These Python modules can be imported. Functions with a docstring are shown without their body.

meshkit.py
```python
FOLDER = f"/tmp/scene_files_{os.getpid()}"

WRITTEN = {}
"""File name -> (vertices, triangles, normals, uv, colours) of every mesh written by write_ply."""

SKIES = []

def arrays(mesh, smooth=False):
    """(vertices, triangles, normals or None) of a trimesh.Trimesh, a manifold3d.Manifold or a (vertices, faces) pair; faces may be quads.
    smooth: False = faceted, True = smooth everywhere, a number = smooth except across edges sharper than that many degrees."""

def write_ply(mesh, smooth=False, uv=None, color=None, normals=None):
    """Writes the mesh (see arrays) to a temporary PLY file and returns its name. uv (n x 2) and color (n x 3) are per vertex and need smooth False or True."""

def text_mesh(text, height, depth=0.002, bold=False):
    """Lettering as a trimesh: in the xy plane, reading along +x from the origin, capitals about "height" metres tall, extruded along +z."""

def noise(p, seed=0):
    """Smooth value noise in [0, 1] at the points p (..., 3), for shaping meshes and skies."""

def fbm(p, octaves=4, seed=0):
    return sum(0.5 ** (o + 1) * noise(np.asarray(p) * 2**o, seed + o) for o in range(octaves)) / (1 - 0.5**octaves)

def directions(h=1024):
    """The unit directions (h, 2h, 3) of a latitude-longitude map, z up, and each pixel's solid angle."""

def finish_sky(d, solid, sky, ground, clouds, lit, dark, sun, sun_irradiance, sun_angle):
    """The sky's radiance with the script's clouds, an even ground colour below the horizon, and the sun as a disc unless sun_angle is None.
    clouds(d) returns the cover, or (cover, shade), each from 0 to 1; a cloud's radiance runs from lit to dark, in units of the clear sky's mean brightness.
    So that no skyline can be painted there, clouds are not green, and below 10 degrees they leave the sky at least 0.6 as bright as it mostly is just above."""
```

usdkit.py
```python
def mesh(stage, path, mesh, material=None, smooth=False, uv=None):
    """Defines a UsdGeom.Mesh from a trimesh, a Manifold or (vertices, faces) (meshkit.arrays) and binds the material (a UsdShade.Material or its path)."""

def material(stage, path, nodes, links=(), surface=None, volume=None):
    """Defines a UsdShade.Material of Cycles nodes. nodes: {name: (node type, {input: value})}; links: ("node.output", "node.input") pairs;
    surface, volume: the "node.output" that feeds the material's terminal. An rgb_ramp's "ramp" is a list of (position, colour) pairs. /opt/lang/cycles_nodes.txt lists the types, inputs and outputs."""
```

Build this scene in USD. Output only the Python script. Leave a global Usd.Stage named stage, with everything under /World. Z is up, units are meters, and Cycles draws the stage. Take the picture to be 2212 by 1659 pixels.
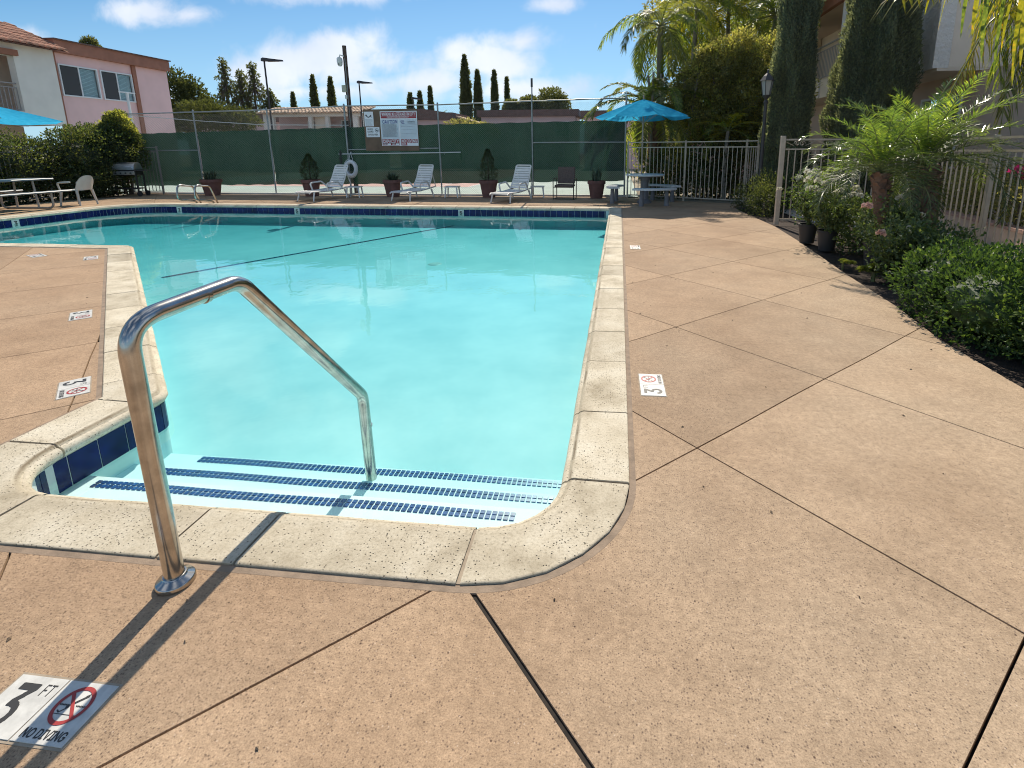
import math, random
import numpy as np, trimesh, usdkit, meshkit
from pxr import Usd, UsdGeom, UsdLux, UsdShade, Gf, Sdf, Vt
from shapely.geometry import Polygon, LineString, MultiPolygon, Point, box as sbox
from shapely.ops import unary_union

rng = np.random.default_rng(7)
stage = Usd.Stage.CreateInMemory()
UsdGeom.SetStageUpAxis(stage, 'Z')
UsdGeom.SetStageMetersPerUnit(stage, 1.0)
UsdGeom.Xform.Define(stage, '/World')
UsdGeom.Scope.Define(stage, '/World/Looks')
PI = math.pi

# ---------------------------------------------------------------- camera
CAM_H, CAM_PITCH, CAM_ROLL, CAM_YAW = 1.45, 0.2104, -0.0033, -0.1136
N2 = np.array([math.cos(CAM_YAW), math.sin(CAM_YAW)]); T2 = np.array([-math.sin(CAM_YAW), math.cos(CAM_YAW)])
def cam_dir(x, y, z):
    c, s, cp, sp = math.cos(CAM_ROLL), math.sin(CAM_ROLL), math.cos(CAM_PITCH), math.sin(CAM_PITCH)
    a, b = c * x - s * y, s * x + c * y
    d = np.array([a, z * cp + b * sp, -z * sp + b * cp])
    return np.array([d[:2] @ N2, d[:2] @ T2, d[2]])
cam = UsdGeom.Camera.Define(stage, '/World/camera')
R_, U_, B_ = cam_dir(1, 0, 0), cam_dir(0, 1, 0), -cam_dir(0, 0, 1)
cam.AddTransformOp().Set(Gf.Matrix4d(*[float(v) for v in (*R_, 0, *U_, 0, *B_, 0, 0, 0, CAM_H, 1)]))
cam.CreateHorizontalApertureAttr(36.0)
cam.CreateVerticalApertureAttr(27.0)
cam.CreateFocalLengthAttr(1094.6 / 2212 * 36)
cam.CreateHorizontalApertureOffsetAttr(-107.1 / 2212 * 36)
cam.CreateVerticalApertureOffsetAttr(-270.6 / 2212 * 36)
cam.CreateClippingRangeAttr(Gf.Vec2f(0.05, 5000))
cam.CreateExposureAttr(0.34)

# ---------------------------------------------------------------- sky and sun
SUN = np.array([-0.08, 1.0, 1.03]); SUN /= np.linalg.norm(SUN)
SUN_EL, SUN_ROT = math.asin(SUN[2]), math.atan2(SUN[0], SUN[1])
SKY = 0.069
def sky_material():
    n = {'tc': ('texture_coordinate', {}), 'sep': ('separate_xyz', {}),
         'sky': ('sky_texture', {'sky_type': 'single_scattering', 'sun_disc': False, 'sun_elevation': SUN_EL, 'sun_rotation': SUN_ROT, 'air_density': 1.0, 'aerosol_density': 0.35, 'ozone_density': 2.2}),
         'ay': ('math', {'math_type': 'absolute'}), 'my': ('math', {'math_type': 'maximum', 'value2': 0.05}),
         'u': ('math', {'math_type': 'divide'}), 'v': ('math', {'math_type': 'divide'}), 'uv': ('combine_xyz', {'z': 0.0}),
         'nz': ('noise_texture', {'scale': 9.0, 'detail': 7.0, 'roughness': 0.58, 'distortion': 0.25}),
         'wn': ('noise_texture', {'scale': 3.2, 'detail': 6.0, 'roughness': 0.55}),
         'bg': ('background_shader', {'strength': SKY})}
    l = [('tc.generated', 'sep.vector'), ('sep.y', 'ay.value1'), ('ay.value', 'my.value1'), ('sep.x', 'u.value1'), ('my.value', 'u.value2'), ('sep.z', 'v.value1'), ('my.value', 'v.value2'),
         ('u.value', 'uv.x'), ('v.value', 'uv.y'), ('uv.vector', 'nz.vector'), ('uv.vector', 'wn.vector')]
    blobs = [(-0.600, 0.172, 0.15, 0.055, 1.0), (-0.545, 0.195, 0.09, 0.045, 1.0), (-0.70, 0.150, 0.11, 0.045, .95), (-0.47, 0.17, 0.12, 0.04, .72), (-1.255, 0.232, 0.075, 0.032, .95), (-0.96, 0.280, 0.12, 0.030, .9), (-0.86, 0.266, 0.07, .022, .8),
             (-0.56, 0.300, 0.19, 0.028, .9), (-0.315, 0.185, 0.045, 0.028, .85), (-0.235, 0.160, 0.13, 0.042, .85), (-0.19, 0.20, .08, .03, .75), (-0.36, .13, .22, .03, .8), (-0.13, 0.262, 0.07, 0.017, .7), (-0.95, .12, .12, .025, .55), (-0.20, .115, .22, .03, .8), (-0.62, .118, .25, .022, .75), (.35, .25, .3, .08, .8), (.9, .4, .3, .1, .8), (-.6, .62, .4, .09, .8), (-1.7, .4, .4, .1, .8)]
    prev = None
    for i, (cu, cv, a, b, w) in enumerate(blobs):
        n[f's{i}'] = ('vector_math', {'math_type': 'subtract', 'vector2': (cu, cv, 0)})
        n[f'd{i}'] = ('vector_math', {'math_type': 'multiply', 'vector2': (1 / a, 1 / b, 0)})
        n[f'k{i}'] = ('vector_math', {'math_type': 'length'})
        n[f'r{i}'] = ('map_range', {'from_min': 0.0, 'from_max': 1.6, 'to_min': w, 'to_max': 0.0, 'clamp': True})
        l += [('uv.vector', f's{i}.vector1'), (f's{i}.vector', f'd{i}.vector1'), (f'd{i}.vector', f'k{i}.vector1'), (f'k{i}.value', f'r{i}.value')]
        if prev:
            n[f'm{i}'] = ('math', {'math_type': 'maximum'}); l += [(prev, f'm{i}.value1'), (f'r{i}.result', f'm{i}.value2')]; prev = f'm{i}.value'
        else: prev = f'r{i}.result'
    # unseen clouds added overhead and all round to lift the fill light
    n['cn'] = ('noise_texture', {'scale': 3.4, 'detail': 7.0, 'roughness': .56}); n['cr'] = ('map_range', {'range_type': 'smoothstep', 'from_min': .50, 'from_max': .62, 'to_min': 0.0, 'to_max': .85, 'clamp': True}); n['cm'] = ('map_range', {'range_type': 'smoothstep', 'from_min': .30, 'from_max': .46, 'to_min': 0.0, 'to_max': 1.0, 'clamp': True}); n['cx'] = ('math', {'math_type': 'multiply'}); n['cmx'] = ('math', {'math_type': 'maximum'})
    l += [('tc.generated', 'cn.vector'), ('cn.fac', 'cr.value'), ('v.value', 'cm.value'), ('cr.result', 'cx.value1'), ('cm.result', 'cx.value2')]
    n['na'] = ('math', {'math_type': 'multiply_add', 'value2': 1.5, 'value3': -0.75})
    n['sum'] = ('math', {'math_type': 'add'})
    n['cov'] = ('map_range', {'range_type': 'smoothstep', 'from_min': 0.18, 'from_max': 0.80, 'to_min': 0.0, 'to_max': 0.93, 'clamp': True})
    n['hz'] = ('map_range', {'from_min': 0.0, 'from_max': 0.36, 'to_min': 0.66, 'to_max': 0.0, 'clamp': True})
    n['cc'] = ('rgb_ramp', {'ramp': [(0.3, (7.0, 8.3, 10.6)), (0.75, (12.5, 12.8, 13.4))]})
    n['tint'] = ('mix', {'mix_type': 'multiply', 'fac': 1.0, 'color2': (0.58, 0.98, 1.20)})
    n['mh'] = ('mix', {'mix_type': 'mix', 'color2': (6.4, 9.2, 12.2)})
    n['mix'] = ('mix', {'mix_type': 'mix'})
    l += [('nz.fac', 'na.value1'), ('na.value', 'sum.value1'), (prev, 'sum.value2'), ('sum.value', 'cov.value'), ('wn.fac', 'cc.fac'), ('v.value', 'hz.value'),
          ('sky.color', 'tint.color1'), ('tint.color', 'mh.color1'), ('hz.result', 'mh.fac'),
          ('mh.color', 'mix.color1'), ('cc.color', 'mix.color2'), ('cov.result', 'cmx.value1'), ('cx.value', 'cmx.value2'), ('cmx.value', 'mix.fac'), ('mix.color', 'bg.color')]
    return usdkit.material(stage, '/World/Looks/sky_look', n, l, surface='bg.background')
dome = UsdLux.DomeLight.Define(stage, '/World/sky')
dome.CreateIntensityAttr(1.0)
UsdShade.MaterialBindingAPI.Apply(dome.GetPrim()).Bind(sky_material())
dome.GetPrim().SetCustomDataByKey('kind', 'structure')
sun = UsdLux.DistantLight.Define(stage, '/World/sun')
sun.CreateIntensityAttr(1.1); sun.CreateAngleAttr(0.53); sun.CreateColorAttr(Gf.Vec3f(1.0, 0.90, 0.76))
sun.GetPrim().CreateAttribute('inputs:normalize', Sdf.ValueTypeNames.Bool).Set(True)
sx = np.cross([0, 0, 1], SUN); sx /= np.linalg.norm(sx); sy = np.cross(SUN, sx)
sun.AddTransformOp().Set(Gf.Matrix4d(*[float(v) for v in (*sx, 0, *sy, 0, *SUN, 0, 0, 0, 30, 1)]))

# ---------------------------------------------------------------- scene helpers
used = {}
def numbered(parent, name):
    k = (str(parent), name); n = used.get(k, 0); used[k] = n + 1
    return f'{parent}/{name}' if n == 0 else f'{parent}/{name}_{n:03d}'
def setd(p, label=None, cat=None, group=None, kind=None):
    for k, v in (('label', label), ('category', cat), ('group', group), ('kind', kind)):
        if v: p.SetCustomDataByKey(k, v)
    return p
def thing(name, label=None, cat=None, loc=(0, 0, 0), rz=0.0, group=None, kind=None, scale=None):
    x = UsdGeom.Xform.Define(stage, numbered('/World', name))
    x.AddTranslateOp().Set(Gf.Vec3d(*map(float, loc)))
    x.AddRotateZOp().Set(float(math.degrees(rz)))
    if scale is not None: x.AddScaleOp().Set(Gf.Vec3f(*scale))
    return setd(x.GetPrim(), label, cat, group, kind)
def copy_of(src, loc, rz, label, group=None, scale=None):
    was = src.GetCustomData()
    r = thing(src.GetName(), label, was['category'], loc, rz, group or was.get('group'), None, scale)
    r.GetReferences().AddInternalReference(src.GetPath()); r.SetInstanceable(True)
    return r

class MB:
    def __init__(s): s.v, s.f, s.n = [], [], 0
    def raw(s, v, f):
        v = np.asarray(v, float).reshape(-1, 3); f = np.asarray(f, int)
        if f.shape[1] == 4: f = np.vstack([f[:, [0, 1, 2]], f[:, [0, 2, 3]]])
        s.v.append(v); s.f.append(f + s.n); s.n += len(v); return s
    def tm(s, m, M=None):
        v = np.array(m.vertices)
        if M is not None: v = v @ np.asarray(M)[:3, :3].T + np.asarray(M)[:3, 3]
        return s.raw(v, m.faces)
    def box(s, c, size, rz=0.0, rx=0.0, ry=0.0, ch=0.0):
        x, y, z = np.array(size, float) / 2
        if ch:
            p = np.array([[a * (x - (ch if k != 0 else 0)), b * (y - (ch if k != 1 else 0)), d * (z - (ch if k != 2 else 0))] for a in (-1, 1) for b in (-1, 1) for d in (-1, 1) for k in range(3)])
            m = trimesh.convex.convex_hull(p); v, f = np.array(m.vertices), np.array(m.faces)
        else:
            v = np.array([[a * x, b * y, d * z] for a in (-1, 1) for b in (-1, 1) for d in (-1, 1)])
            f = np.array([[0, 1, 3, 2], [4, 6, 7, 5], [0, 4, 5, 1], [2, 3, 7, 6], [0, 2, 6, 4], [1, 5, 7, 3]])
        for a, ang in ((0, rx), (1, ry), (2, rz)):
            if ang:
                v = v @ trimesh.transformations.rotation_matrix(ang, np.eye(3)[a])[:3, :3].T
        return s.raw(v + np.array(c, float), f)
    def tube(s, pts, r, n=8, cap=True):
        p = np.asarray(pts, float); k = len(p); r = np.broadcast_to(np.asarray(r, float), (k,))
        t = np.gradient(p, axis=0); t /= np.maximum(np.linalg.norm(t, axis=1, keepdims=True), 1e-9)
        ref = np.array([0, 0, 1.0]) if abs(t[0][2]) < .9 else np.array([1.0, 0, 0])
        a = np.cross(t[0], ref); a /= np.linalg.norm(a); A = []
        for i in range(k):
            a = a - t[i] * (a @ t[i]); a /= max(np.linalg.norm(a), 1e-9); A.append(a)
        A = np.array(A); B = np.cross(t, A); th = np.arange(n) / n * 2 * PI
        v = (p[:, None] + r[:, None, None] * (np.cos(th)[None, :, None] * A[:, None] + np.sin(th)[None, :, None] * B[:, None])).reshape(-1, 3)
        i, j = np.meshgrid(np.arange(k - 1), np.arange(n), indexing='ij'); j2 = (j + 1) % n
        f = np.stack([i * n + j, (i + 1) * n + j, (i + 1) * n + j2, i * n + j2], -1).reshape(-1, 4)
        f = np.vstack([f[:, [0, 2, 1]], f[:, [0, 3, 2]]])
        if cap:
            q = np.arange(1, n - 1); z0 = np.zeros(n - 2, int)
            f = np.vstack([f, np.stack([z0, q, q + 1], 1), np.stack([z0 + (k - 1) * n, q + 1 + (k - 1) * n, q + (k - 1) * n], 1)])
        return s.raw(v, f)
    def lathe(s, prof, c=(0, 0, 0), n=20, M=None):
        pr = np.asarray(prof, float); k = len(pr); th = np.arange(n) / n * 2 * PI
        v = np.stack([pr[:, None, 0] * np.cos(th), pr[:, None, 0] * np.sin(th), np.repeat(pr[:, 1:2], n, 1)], -1).reshape(-1, 3)
        i, j = np.meshgrid(np.arange(k - 1), np.arange(n), indexing='ij'); j2 = (j + 1) % n
        f = np.stack([i * n + j, i * n + j2, (i + 1) * n + j2, (i + 1) * n + j], -1).reshape(-1, 4)
        if M is not None: v = v @ np.asarray(M)[:3, :3].T + np.asarray(M)[:3, 3]
        return s.raw(v + np.array(c, float), f)
    def prism(s, poly, z0, z1):
        for g in getattr(poly, 'geoms', [poly]):
            if g.is_empty or g.area < 1e-7: continue
            m = trimesh.creation.extrude_polygon(g, z1 - z0, engine='earcut'); m.apply_translation([0, 0, z0]); s.tm(m)
        return s
    def flat(s, poly, z):
        for g in getattr(poly, 'geoms', [poly]):
            if g.is_empty or g.area < 1e-7: continue
            v, f = trimesh.creation.triangulate_polygon(g, engine='earcut')
            a, b, c = v[f[:, 0]], v[f[:, 1]], v[f[:, 2]]
            cr = (b[:, 0] - a[:, 0]) * (c[:, 1] - a[:, 1]) - (b[:, 1] - a[:, 1]) * (c[:, 0] - a[:, 0])
            f = np.where(cr[:, None] < 0, f[:, ::-1], f)
            s.raw(np.c_[v, np.full(len(v), z)], f)
        return s
    def sphere(s, c, r, sub=2, scale=(1, 1, 1)):
        m = trimesh.creation.icosphere(sub, 1.0); return s.raw(np.array(m.vertices) * np.array(scale) * r + np.array(c, float), m.faces)
    def text(s, t, h, M, depth=.002, bold=False, width=None):
        m = meshkit.text_mesh(t, h, depth, bold); v = np.array(m.vertices)
        v[:, 0] -= (v[:, 0].min() + v[:, 0].max()) / 2
        if width: v[:, 0] *= width / (v[:, 0].max() - v[:, 0].min())
        return s.raw(v @ np.asarray(M)[:3, :3].T + np.asarray(M)[:3, 3], m.faces)
    def build(s, name, mat, parent=None, smooth=False, label=None, kind=None, cat=None, group=None):
        path = numbered(parent.GetPath() if parent is not None else '/World', name)
        v, f = np.vstack(s.v), np.vstack(s.f)
        m = usdkit.mesh(stage, path, (v, f), mat, smooth)
        return setd(m.GetPrim(), label, cat, group, kind)
def frame(o, x, y):
    x = np.array(x, float); y = np.array(y, float); x /= np.linalg.norm(x); y /= np.linalg.norm(y)
    M = np.eye(4); M[:3, 0], M[:3, 1], M[:3, 2], M[:3, 3] = x, y, np.cross(x, y), o; return M

# ---------------------------------------------------------------- materials
def srgb(r, g, b): return tuple(((c / 255 + .055) / 1.055) ** 2.4 if c > 10 else c / 255 / 12.92 for c in (r, g, b))
def mat(name, col, rough=.6, metal=0.0, var=0.0, vs=6.0, bump=0.0, bs=60.0, spec=None, col2=None, coord='position', detail=4.0, island=0.0, coat=None):
    n = {'p': ('principled_bsdf', {'roughness': rough, 'metallic': metal})}; l = []
    if spec is not None: n['p'][1]['specular_ior_level'] = spec
    src = ('geometry.position' if coord == 'position' else 'tc.object')
    n['geometry'] = ('geometry', {}); n['tc'] = ('texture_coordinate', {})
    if var or col2:
        c2 = col2 or tuple(min(1, c * (1 + var)) for c in col); c1 = col if col2 else tuple(c * (1 - var) for c in col)
        n['n'] = ('noise_texture', {'scale': vs, 'detail': detail, 'roughness': .6}); n['r'] = ('rgb_ramp', {'ramp': [(.32, c1), (.68, c2)]})
        l += [(src, 'n.vector'), ('n.fac', 'r.fac')]; out = 'r.color'
        if island:
            n['oi'] = ('object_info', {}); n['h'] = ('hsv', {}); n['mr'] = ('map_range', {'to_min': 1 - island, 'to_max': 1 + island})
            l += [('oi.random', 'mr.value'), ('mr.result', 'h.value'), (out, 'h.color')]; out = 'h.color'
        l += [(out, 'p.base_color')]
    else: n['p'][1]['base_color'] = col
    if bump:
        n['bn'] = ('noise_texture', {'scale': bs, 'detail': 5.0, 'roughness': .65}); n['b'] = ('bump', {'strength': 1.0, 'distance': bump})
        l += [(src, 'bn.vector'), ('bn.fac', 'b.height'), ('b.normal', 'p.normal')]
    return usdkit.material(stage, '/World/Looks/' + name, n, l, surface='p.BSDF')
def leaf_mat(name, lo, hi, tips=None, trans=.45, rough=.45, spec=.5, tcol=None, freq=22.0):
    """leaf colours vary from leaf to leaf; light passes through"""
    n = {'g': ('geometry', {}), 'r': ('rgb_ramp', {'ramp': [(0, lo), (.8, hi), (1, tips or hi)]}), 'nz': ('noise_texture', {'scale': 1.4, 'detail': 3.0}),
         'mx': ('math', {'math_type': 'multiply_add', 'value2': 1.3, 'value3': -.65}), 'lf': ('noise_texture', {'scale': freq, 'detail': 1.0}), 'lm': ('math', {'math_type': 'multiply_add', 'value2': 2.6, 'value3': -.80}), 'ad': ('math', {'math_type': 'add', 'use_clamp': True}),
         'p': ('principled_bsdf', {'roughness': rough, 'specular_ior_level': spec}), 't': ('translucent_bsdf', {}), 'bc': ('mix', {'mix_type': 'multiply', 'fac': 1.0, 'color2': tcol or (2.0, 1.9, .7)}), 'm': ('mix_closure', {'fac': trans})}
    l = [('g.position', 'nz.vector'), ('nz.fac', 'mx.value1'), ('mx.value', 'ad.value1'), ('g.position', 'lf.vector'), ('lf.fac', 'lm.value1'), ('lm.value', 'ad.value2'), ('ad.value', 'r.fac'), ('r.color', 'p.base_color'), ('r.color', 'bc.color1'), ('bc.color', 't.color'), ('p.BSDF', 'm.closure1'), ('t.BSDF', 'm.closure2')]
    return usdkit.material(stage, '/World/Looks/' + name, n, l, surface='m.closure')

def deck_look():
    n = {'g': ('geometry', {}), 'oi': ('object_info', {}),
         'big': ('noise_texture', {'scale': .8, 'detail': 5.0, 'roughness': .6}), 'mid': ('noise_texture', {'scale': 4.0, 'detail': 6.0, 'roughness': .65}), 'fine': ('noise_texture', {'scale': 190.0, 'detail': 4.0, 'roughness': .8}),
         'fine2': ('noise_texture', {'scale': 70.0, 'detail': 3.0, 'roughness': .7}),
         'cb': ('rgb_ramp', {'ramp': [(.28, (.355, .258, .168)), (.5, (.445, .338, .230)), (.74, (.480, .380, .268))]}),
         'rm': ('rgb_ramp', {'ramp': [(.3, (.87, .86, .85)), (.7, (1.10, 1.09, 1.08))]}), 'rf': ('rgb_ramp', {'ramp': [(.32, (.34, .30, .28)), (.46, (.90, .89, .88)), (.58, (1.06, 1.06, 1.06)), (.72, (1.42, 1.38, 1.34))]}),
         'm1': ('mix', {'mix_type': 'multiply', 'fac': 1.0}), 'm2': ('mix', {'mix_type': 'multiply', 'fac': .85}), 'm3': ('mix', {'mix_type': 'multiply', 'fac': 1.0}),
         'vor': ('voronoi_texture', {'scale': 44.0, 'feature': 'f1', 'randomness': 1.0}), 'vsep': ('separate_color', {}), 'vr': ('map_range', {'range_type': 'smoothstep', 'from_min': .06, 'from_max': .20, 'to_min': 0.0, 'to_max': 1.0, 'clamp': True}),
         'pick': ('math', {'math_type': 'less_than', 'value2': .14}), 'inv': ('math', {'math_type': 'subtract', 'value1': 1.0}), 'pm': ('math', {'math_type': 'multiply'}), 'pc': ('mix', {'mix_type': 'mix', 'color2': (.10, .065, .045)}),
         'wear': ('noise_texture', {'scale': .45, 'detail': 3.0}), 'wr': ('map_range', {'from_min': .36, 'from_max': .62, 'to_min': .22, 'to_max': 1.0, 'clamp': True}), 'wm': ('math', {'math_type': 'multiply'}),
         'sp': ('voronoi_texture', {'scale': 128.0, 'randomness': 1.0}), 'spc': ('separate_color', {}), 'spk': ('math', {'math_type': 'less_than'}), 'spw': ('math', {'math_type': 'multiply', 'value2': .62}), 'spr': ('map_range', {'range_type': 'smoothstep', 'from_min': .10, 'from_max': .46, 'to_min': .82, 'to_max': 0.0, 'clamp': True}), 'lt': ('voronoi_texture', {'scale': 90.0, 'randomness': 1.0}), 'ltc': ('separate_color', {}), 'ltk': ('math', {'math_type': 'less_than', 'value2': .10}), 'ltr': ('map_range', {'range_type': 'smoothstep', 'from_min': .10, 'from_max': .26, 'to_min': .6, 'to_max': 0.0, 'clamp': True}), 'ltm': ('math', {'math_type': 'multiply'}), 'ltx': ('mix', {'mix_type': 'mix', 'color2': (.62, .52, .42)}), 'gr': ('noise_texture', {'scale': 34.0, 'detail': 3.0, 'roughness': .7}), 'grr': ('rgb_ramp', {'ramp': [(.32, (.83, .82, .81)), (.68, (1.13, 1.13, 1.13))]}), 'grm': ('mix', {'mix_type': 'multiply', 'fac': 1.0}), 'spm': ('math', {'math_type': 'multiply'}), 'sc': ('mix', {'mix_type': 'mix', 'color2': (.12, .085, .065)}),
         'hu': ('hsv', {}), 'vv': ('map_range', {'to_min': .88, 'to_max': 1.06}), 'sx': ('separate_xyz', {}), 'gx': ('math', {'math_type': 'multiply_add', 'value2': -.35}), 'gf': ('map_range', {'range_type': 'smoothstep', 'from_min': -2.2, 'from_max': 1.6, 'to_min': .75, 'to_max': 0.0, 'clamp': True}), 'gn': ('math', {'math_type': 'multiply_add', 'value2': 3.4, 'value3': -1.7}), 'ga': ('math', {'math_type': 'add'}), 'stain': ('mix', {'mix_type': 'multiply', 'color2': (.94, .83, .75)}),
         'bump': ('bump', {'strength': .8, 'distance': .003}), 'p': ('principled_bsdf', {'roughness': .82, 'specular_ior_level': .25})}
    l = [('g.position', x + '.vector') for x in ('big', 'mid', 'fine', 'fine2', 'vor', 'wear', 'sp')]
    l += [('big.fac', 'cb.fac'), ('mid.fac', 'rm.fac'), ('fine.fac', 'rf.fac'), ('cb.color', 'm1.color1'), ('rm.color', 'm1.color2'), ('m1.color', 'm2.color1'), ('rf.color', 'm2.color2'),
          ('vor.distance', 'vr.value'), ('vr.result', 'inv.value2'), ('vor.color', 'vsep.color'), ('vsep.r', 'pick.value1'), ('inv.value', 'pm.value1'), ('pick.value', 'pm.value2'), ('m2.color', 'pc.color1'), ('pm.value', 'pc.fac'),
          ('wear.fac', 'wr.value'), ('g.position', 'lt.vector'), ('g.position', 'gr.vector'), ('gr.fac', 'grr.fac'), ('pc.color', 'grm.color1'), ('grr.color', 'grm.color2'), ('lt.distance', 'ltr.value'), ('lt.color', 'ltc.color'), ('ltc.g', 'ltk.value1'), ('ltr.result', 'ltm.value1'), ('ltk.value', 'ltm.value2'), ('grm.color', 'ltx.color1'), ('ltm.value', 'ltx.fac'), ('sp.color', 'spc.color'), ('wr.result', 'spw.value1'), ('spc.r', 'spk.value1'), ('spw.value', 'spk.value2'), ('sp.distance', 'spr.value'), ('spr.result', 'spm.value1'), ('spk.value', 'spm.value2'), ('ltx.color', 'sc.color1'), ('spm.value', 'sc.fac'),
          ('g.position', 'sx.vector'), ('sx.y', 'gx.value1'), ('sx.x', 'gx.value3'), ('wear.fac', 'gn.value1'), ('gx.value', 'ga.value1'), ('gn.value', 'ga.value2'), ('ga.value', 'gf.value'), ('sc.color', 'stain.color1'), ('gf.result', 'stain.fac'), ('oi.random', 'vv.value'), ('stain.color', 'hu.color'), ('vv.result', 'hu.value'), ('hu.color', 'p.base_color'), ('fine2.fac', 'bump.height'), ('bump.normal', 'p.normal')]
    return usdkit.material(stage, '/World/Looks/deck_concrete', n, l, surface='p.BSDF')
def coping_look():
    n = {'g': ('geometry', {}), 'oi': ('object_info', {}), 'big': ('noise_texture', {'scale': 3.0, 'detail': 6.0, 'roughness': .65}), 'fine': ('noise_texture', {'scale': 90.0, 'detail': 4.0, 'roughness': .75}),
         'c': ('rgb_ramp', {'ramp': [(.28, (.36, .30, .205)), (.5, (.58, .51, .38)), (.72, (.70, .64, .51))]}), 'rf': ('rgb_ramp', {'ramp': [(.3, (.60, .58, .54)), (.5, (1, 1, 1)), (.7, (1.1, 1.1, 1.1))]}), 'm': ('mix', {'mix_type': 'multiply', 'fac': .8}),
         'vor': ('voronoi_texture', {'scale': 95.0, 'randomness': 1.0}), 'vs': ('separate_color', {}), 'vr': ('map_range', {'range_type': 'smoothstep', 'from_min': .12, 'from_max': .32, 'to_min': 1.0, 'to_max': 0.0, 'clamp': True}),
         'zone': ('noise_texture', {'scale': 2.2, 'detail': 2.0}), 'zr': ('map_range', {'from_min': .36, 'from_max': .62, 'to_min': .02, 'to_max': .55, 'clamp': True}), 'pk': ('math', {'math_type': 'less_than'}), 'pm': ('math', {'math_type': 'multiply'}), 'pc': ('mix', {'mix_type': 'mix', 'color2': (.085, .07, .05)}),
         'hu': ('hsv', {}), 'vv': ('map_range', {'to_min': .86, 'to_max': 1.08}), 'sz': ('separate_xyz', {}), 'z1': ('map_range', {'range_type': 'smoothstep', 'from_min': -.012, 'from_max': .0035, 'to_min': 0.0, 'to_max': 1.0, 'clamp': True}), 'z2': ('map_range', {'range_type': 'smoothstep', 'from_min': .0040, 'from_max': .0088, 'to_min': 1.0, 'to_max': 0.0, 'clamp': True}), 'zz': ('math', {'math_type': 'multiply'}), 'zn': ('map_range', {'from_min': .38, 'from_max': .62, 'to_min': .05, 'to_max': .95, 'clamp': True}), 'zd': ('math', {'math_type': 'multiply'}), 'dirt': ('mix', {'mix_type': 'mix', 'color2': (.20, .155, .095)}),
         'hgt': ('math', {'math_type': 'subtract'}), 'hf': ('math', {'math_type': 'multiply', 'value2': .5}), 'bump': ('bump', {'strength': .9, 'distance': .004}), 'p': ('principled_bsdf', {'roughness': .8, 'specular_ior_level': .25})}
    l = [('g.position', x + '.vector') for x in ('big', 'fine', 'vor', 'zone')]
    l += [('big.fac', 'c.fac'), ('fine.fac', 'rf.fac'), ('c.color', 'm.color1'), ('rf.color', 'm.color2'), ('vor.distance', 'vr.value'), ('vor.color', 'vs.color'), ('zone.fac', 'zr.value'), ('vs.r', 'pk.value1'), ('zr.result', 'pk.value2'),
          ('vr.result', 'pm.value1'), ('pk.value', 'pm.value2'), ('m.color', 'pc.color1'), ('pm.value', 'pc.fac'), ('g.position', 'sz.vector'), ('sz.z', 'z1.value'), ('sz.z', 'z2.value'), ('z1.result', 'zz.value1'), ('z2.result', 'zz.value2'), ('big.fac', 'zn.value'), ('zz.value', 'zd.value1'), ('zn.result', 'zd.value2'), ('pc.color', 'dirt.color1'), ('zd.value', 'dirt.fac'), ('oi.random', 'vv.value'), ('dirt.color', 'hu.color'), ('vv.result', 'hu.value'), ('hu.color', 'p.base_color'),
          ('fine.fac', 'hf.value1'), ('hf.value', 'hgt.value1'), ('pm.value', 'hgt.value2'), ('hgt.value', 'bump.height'), ('bump.normal', 'p.normal')]
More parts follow.
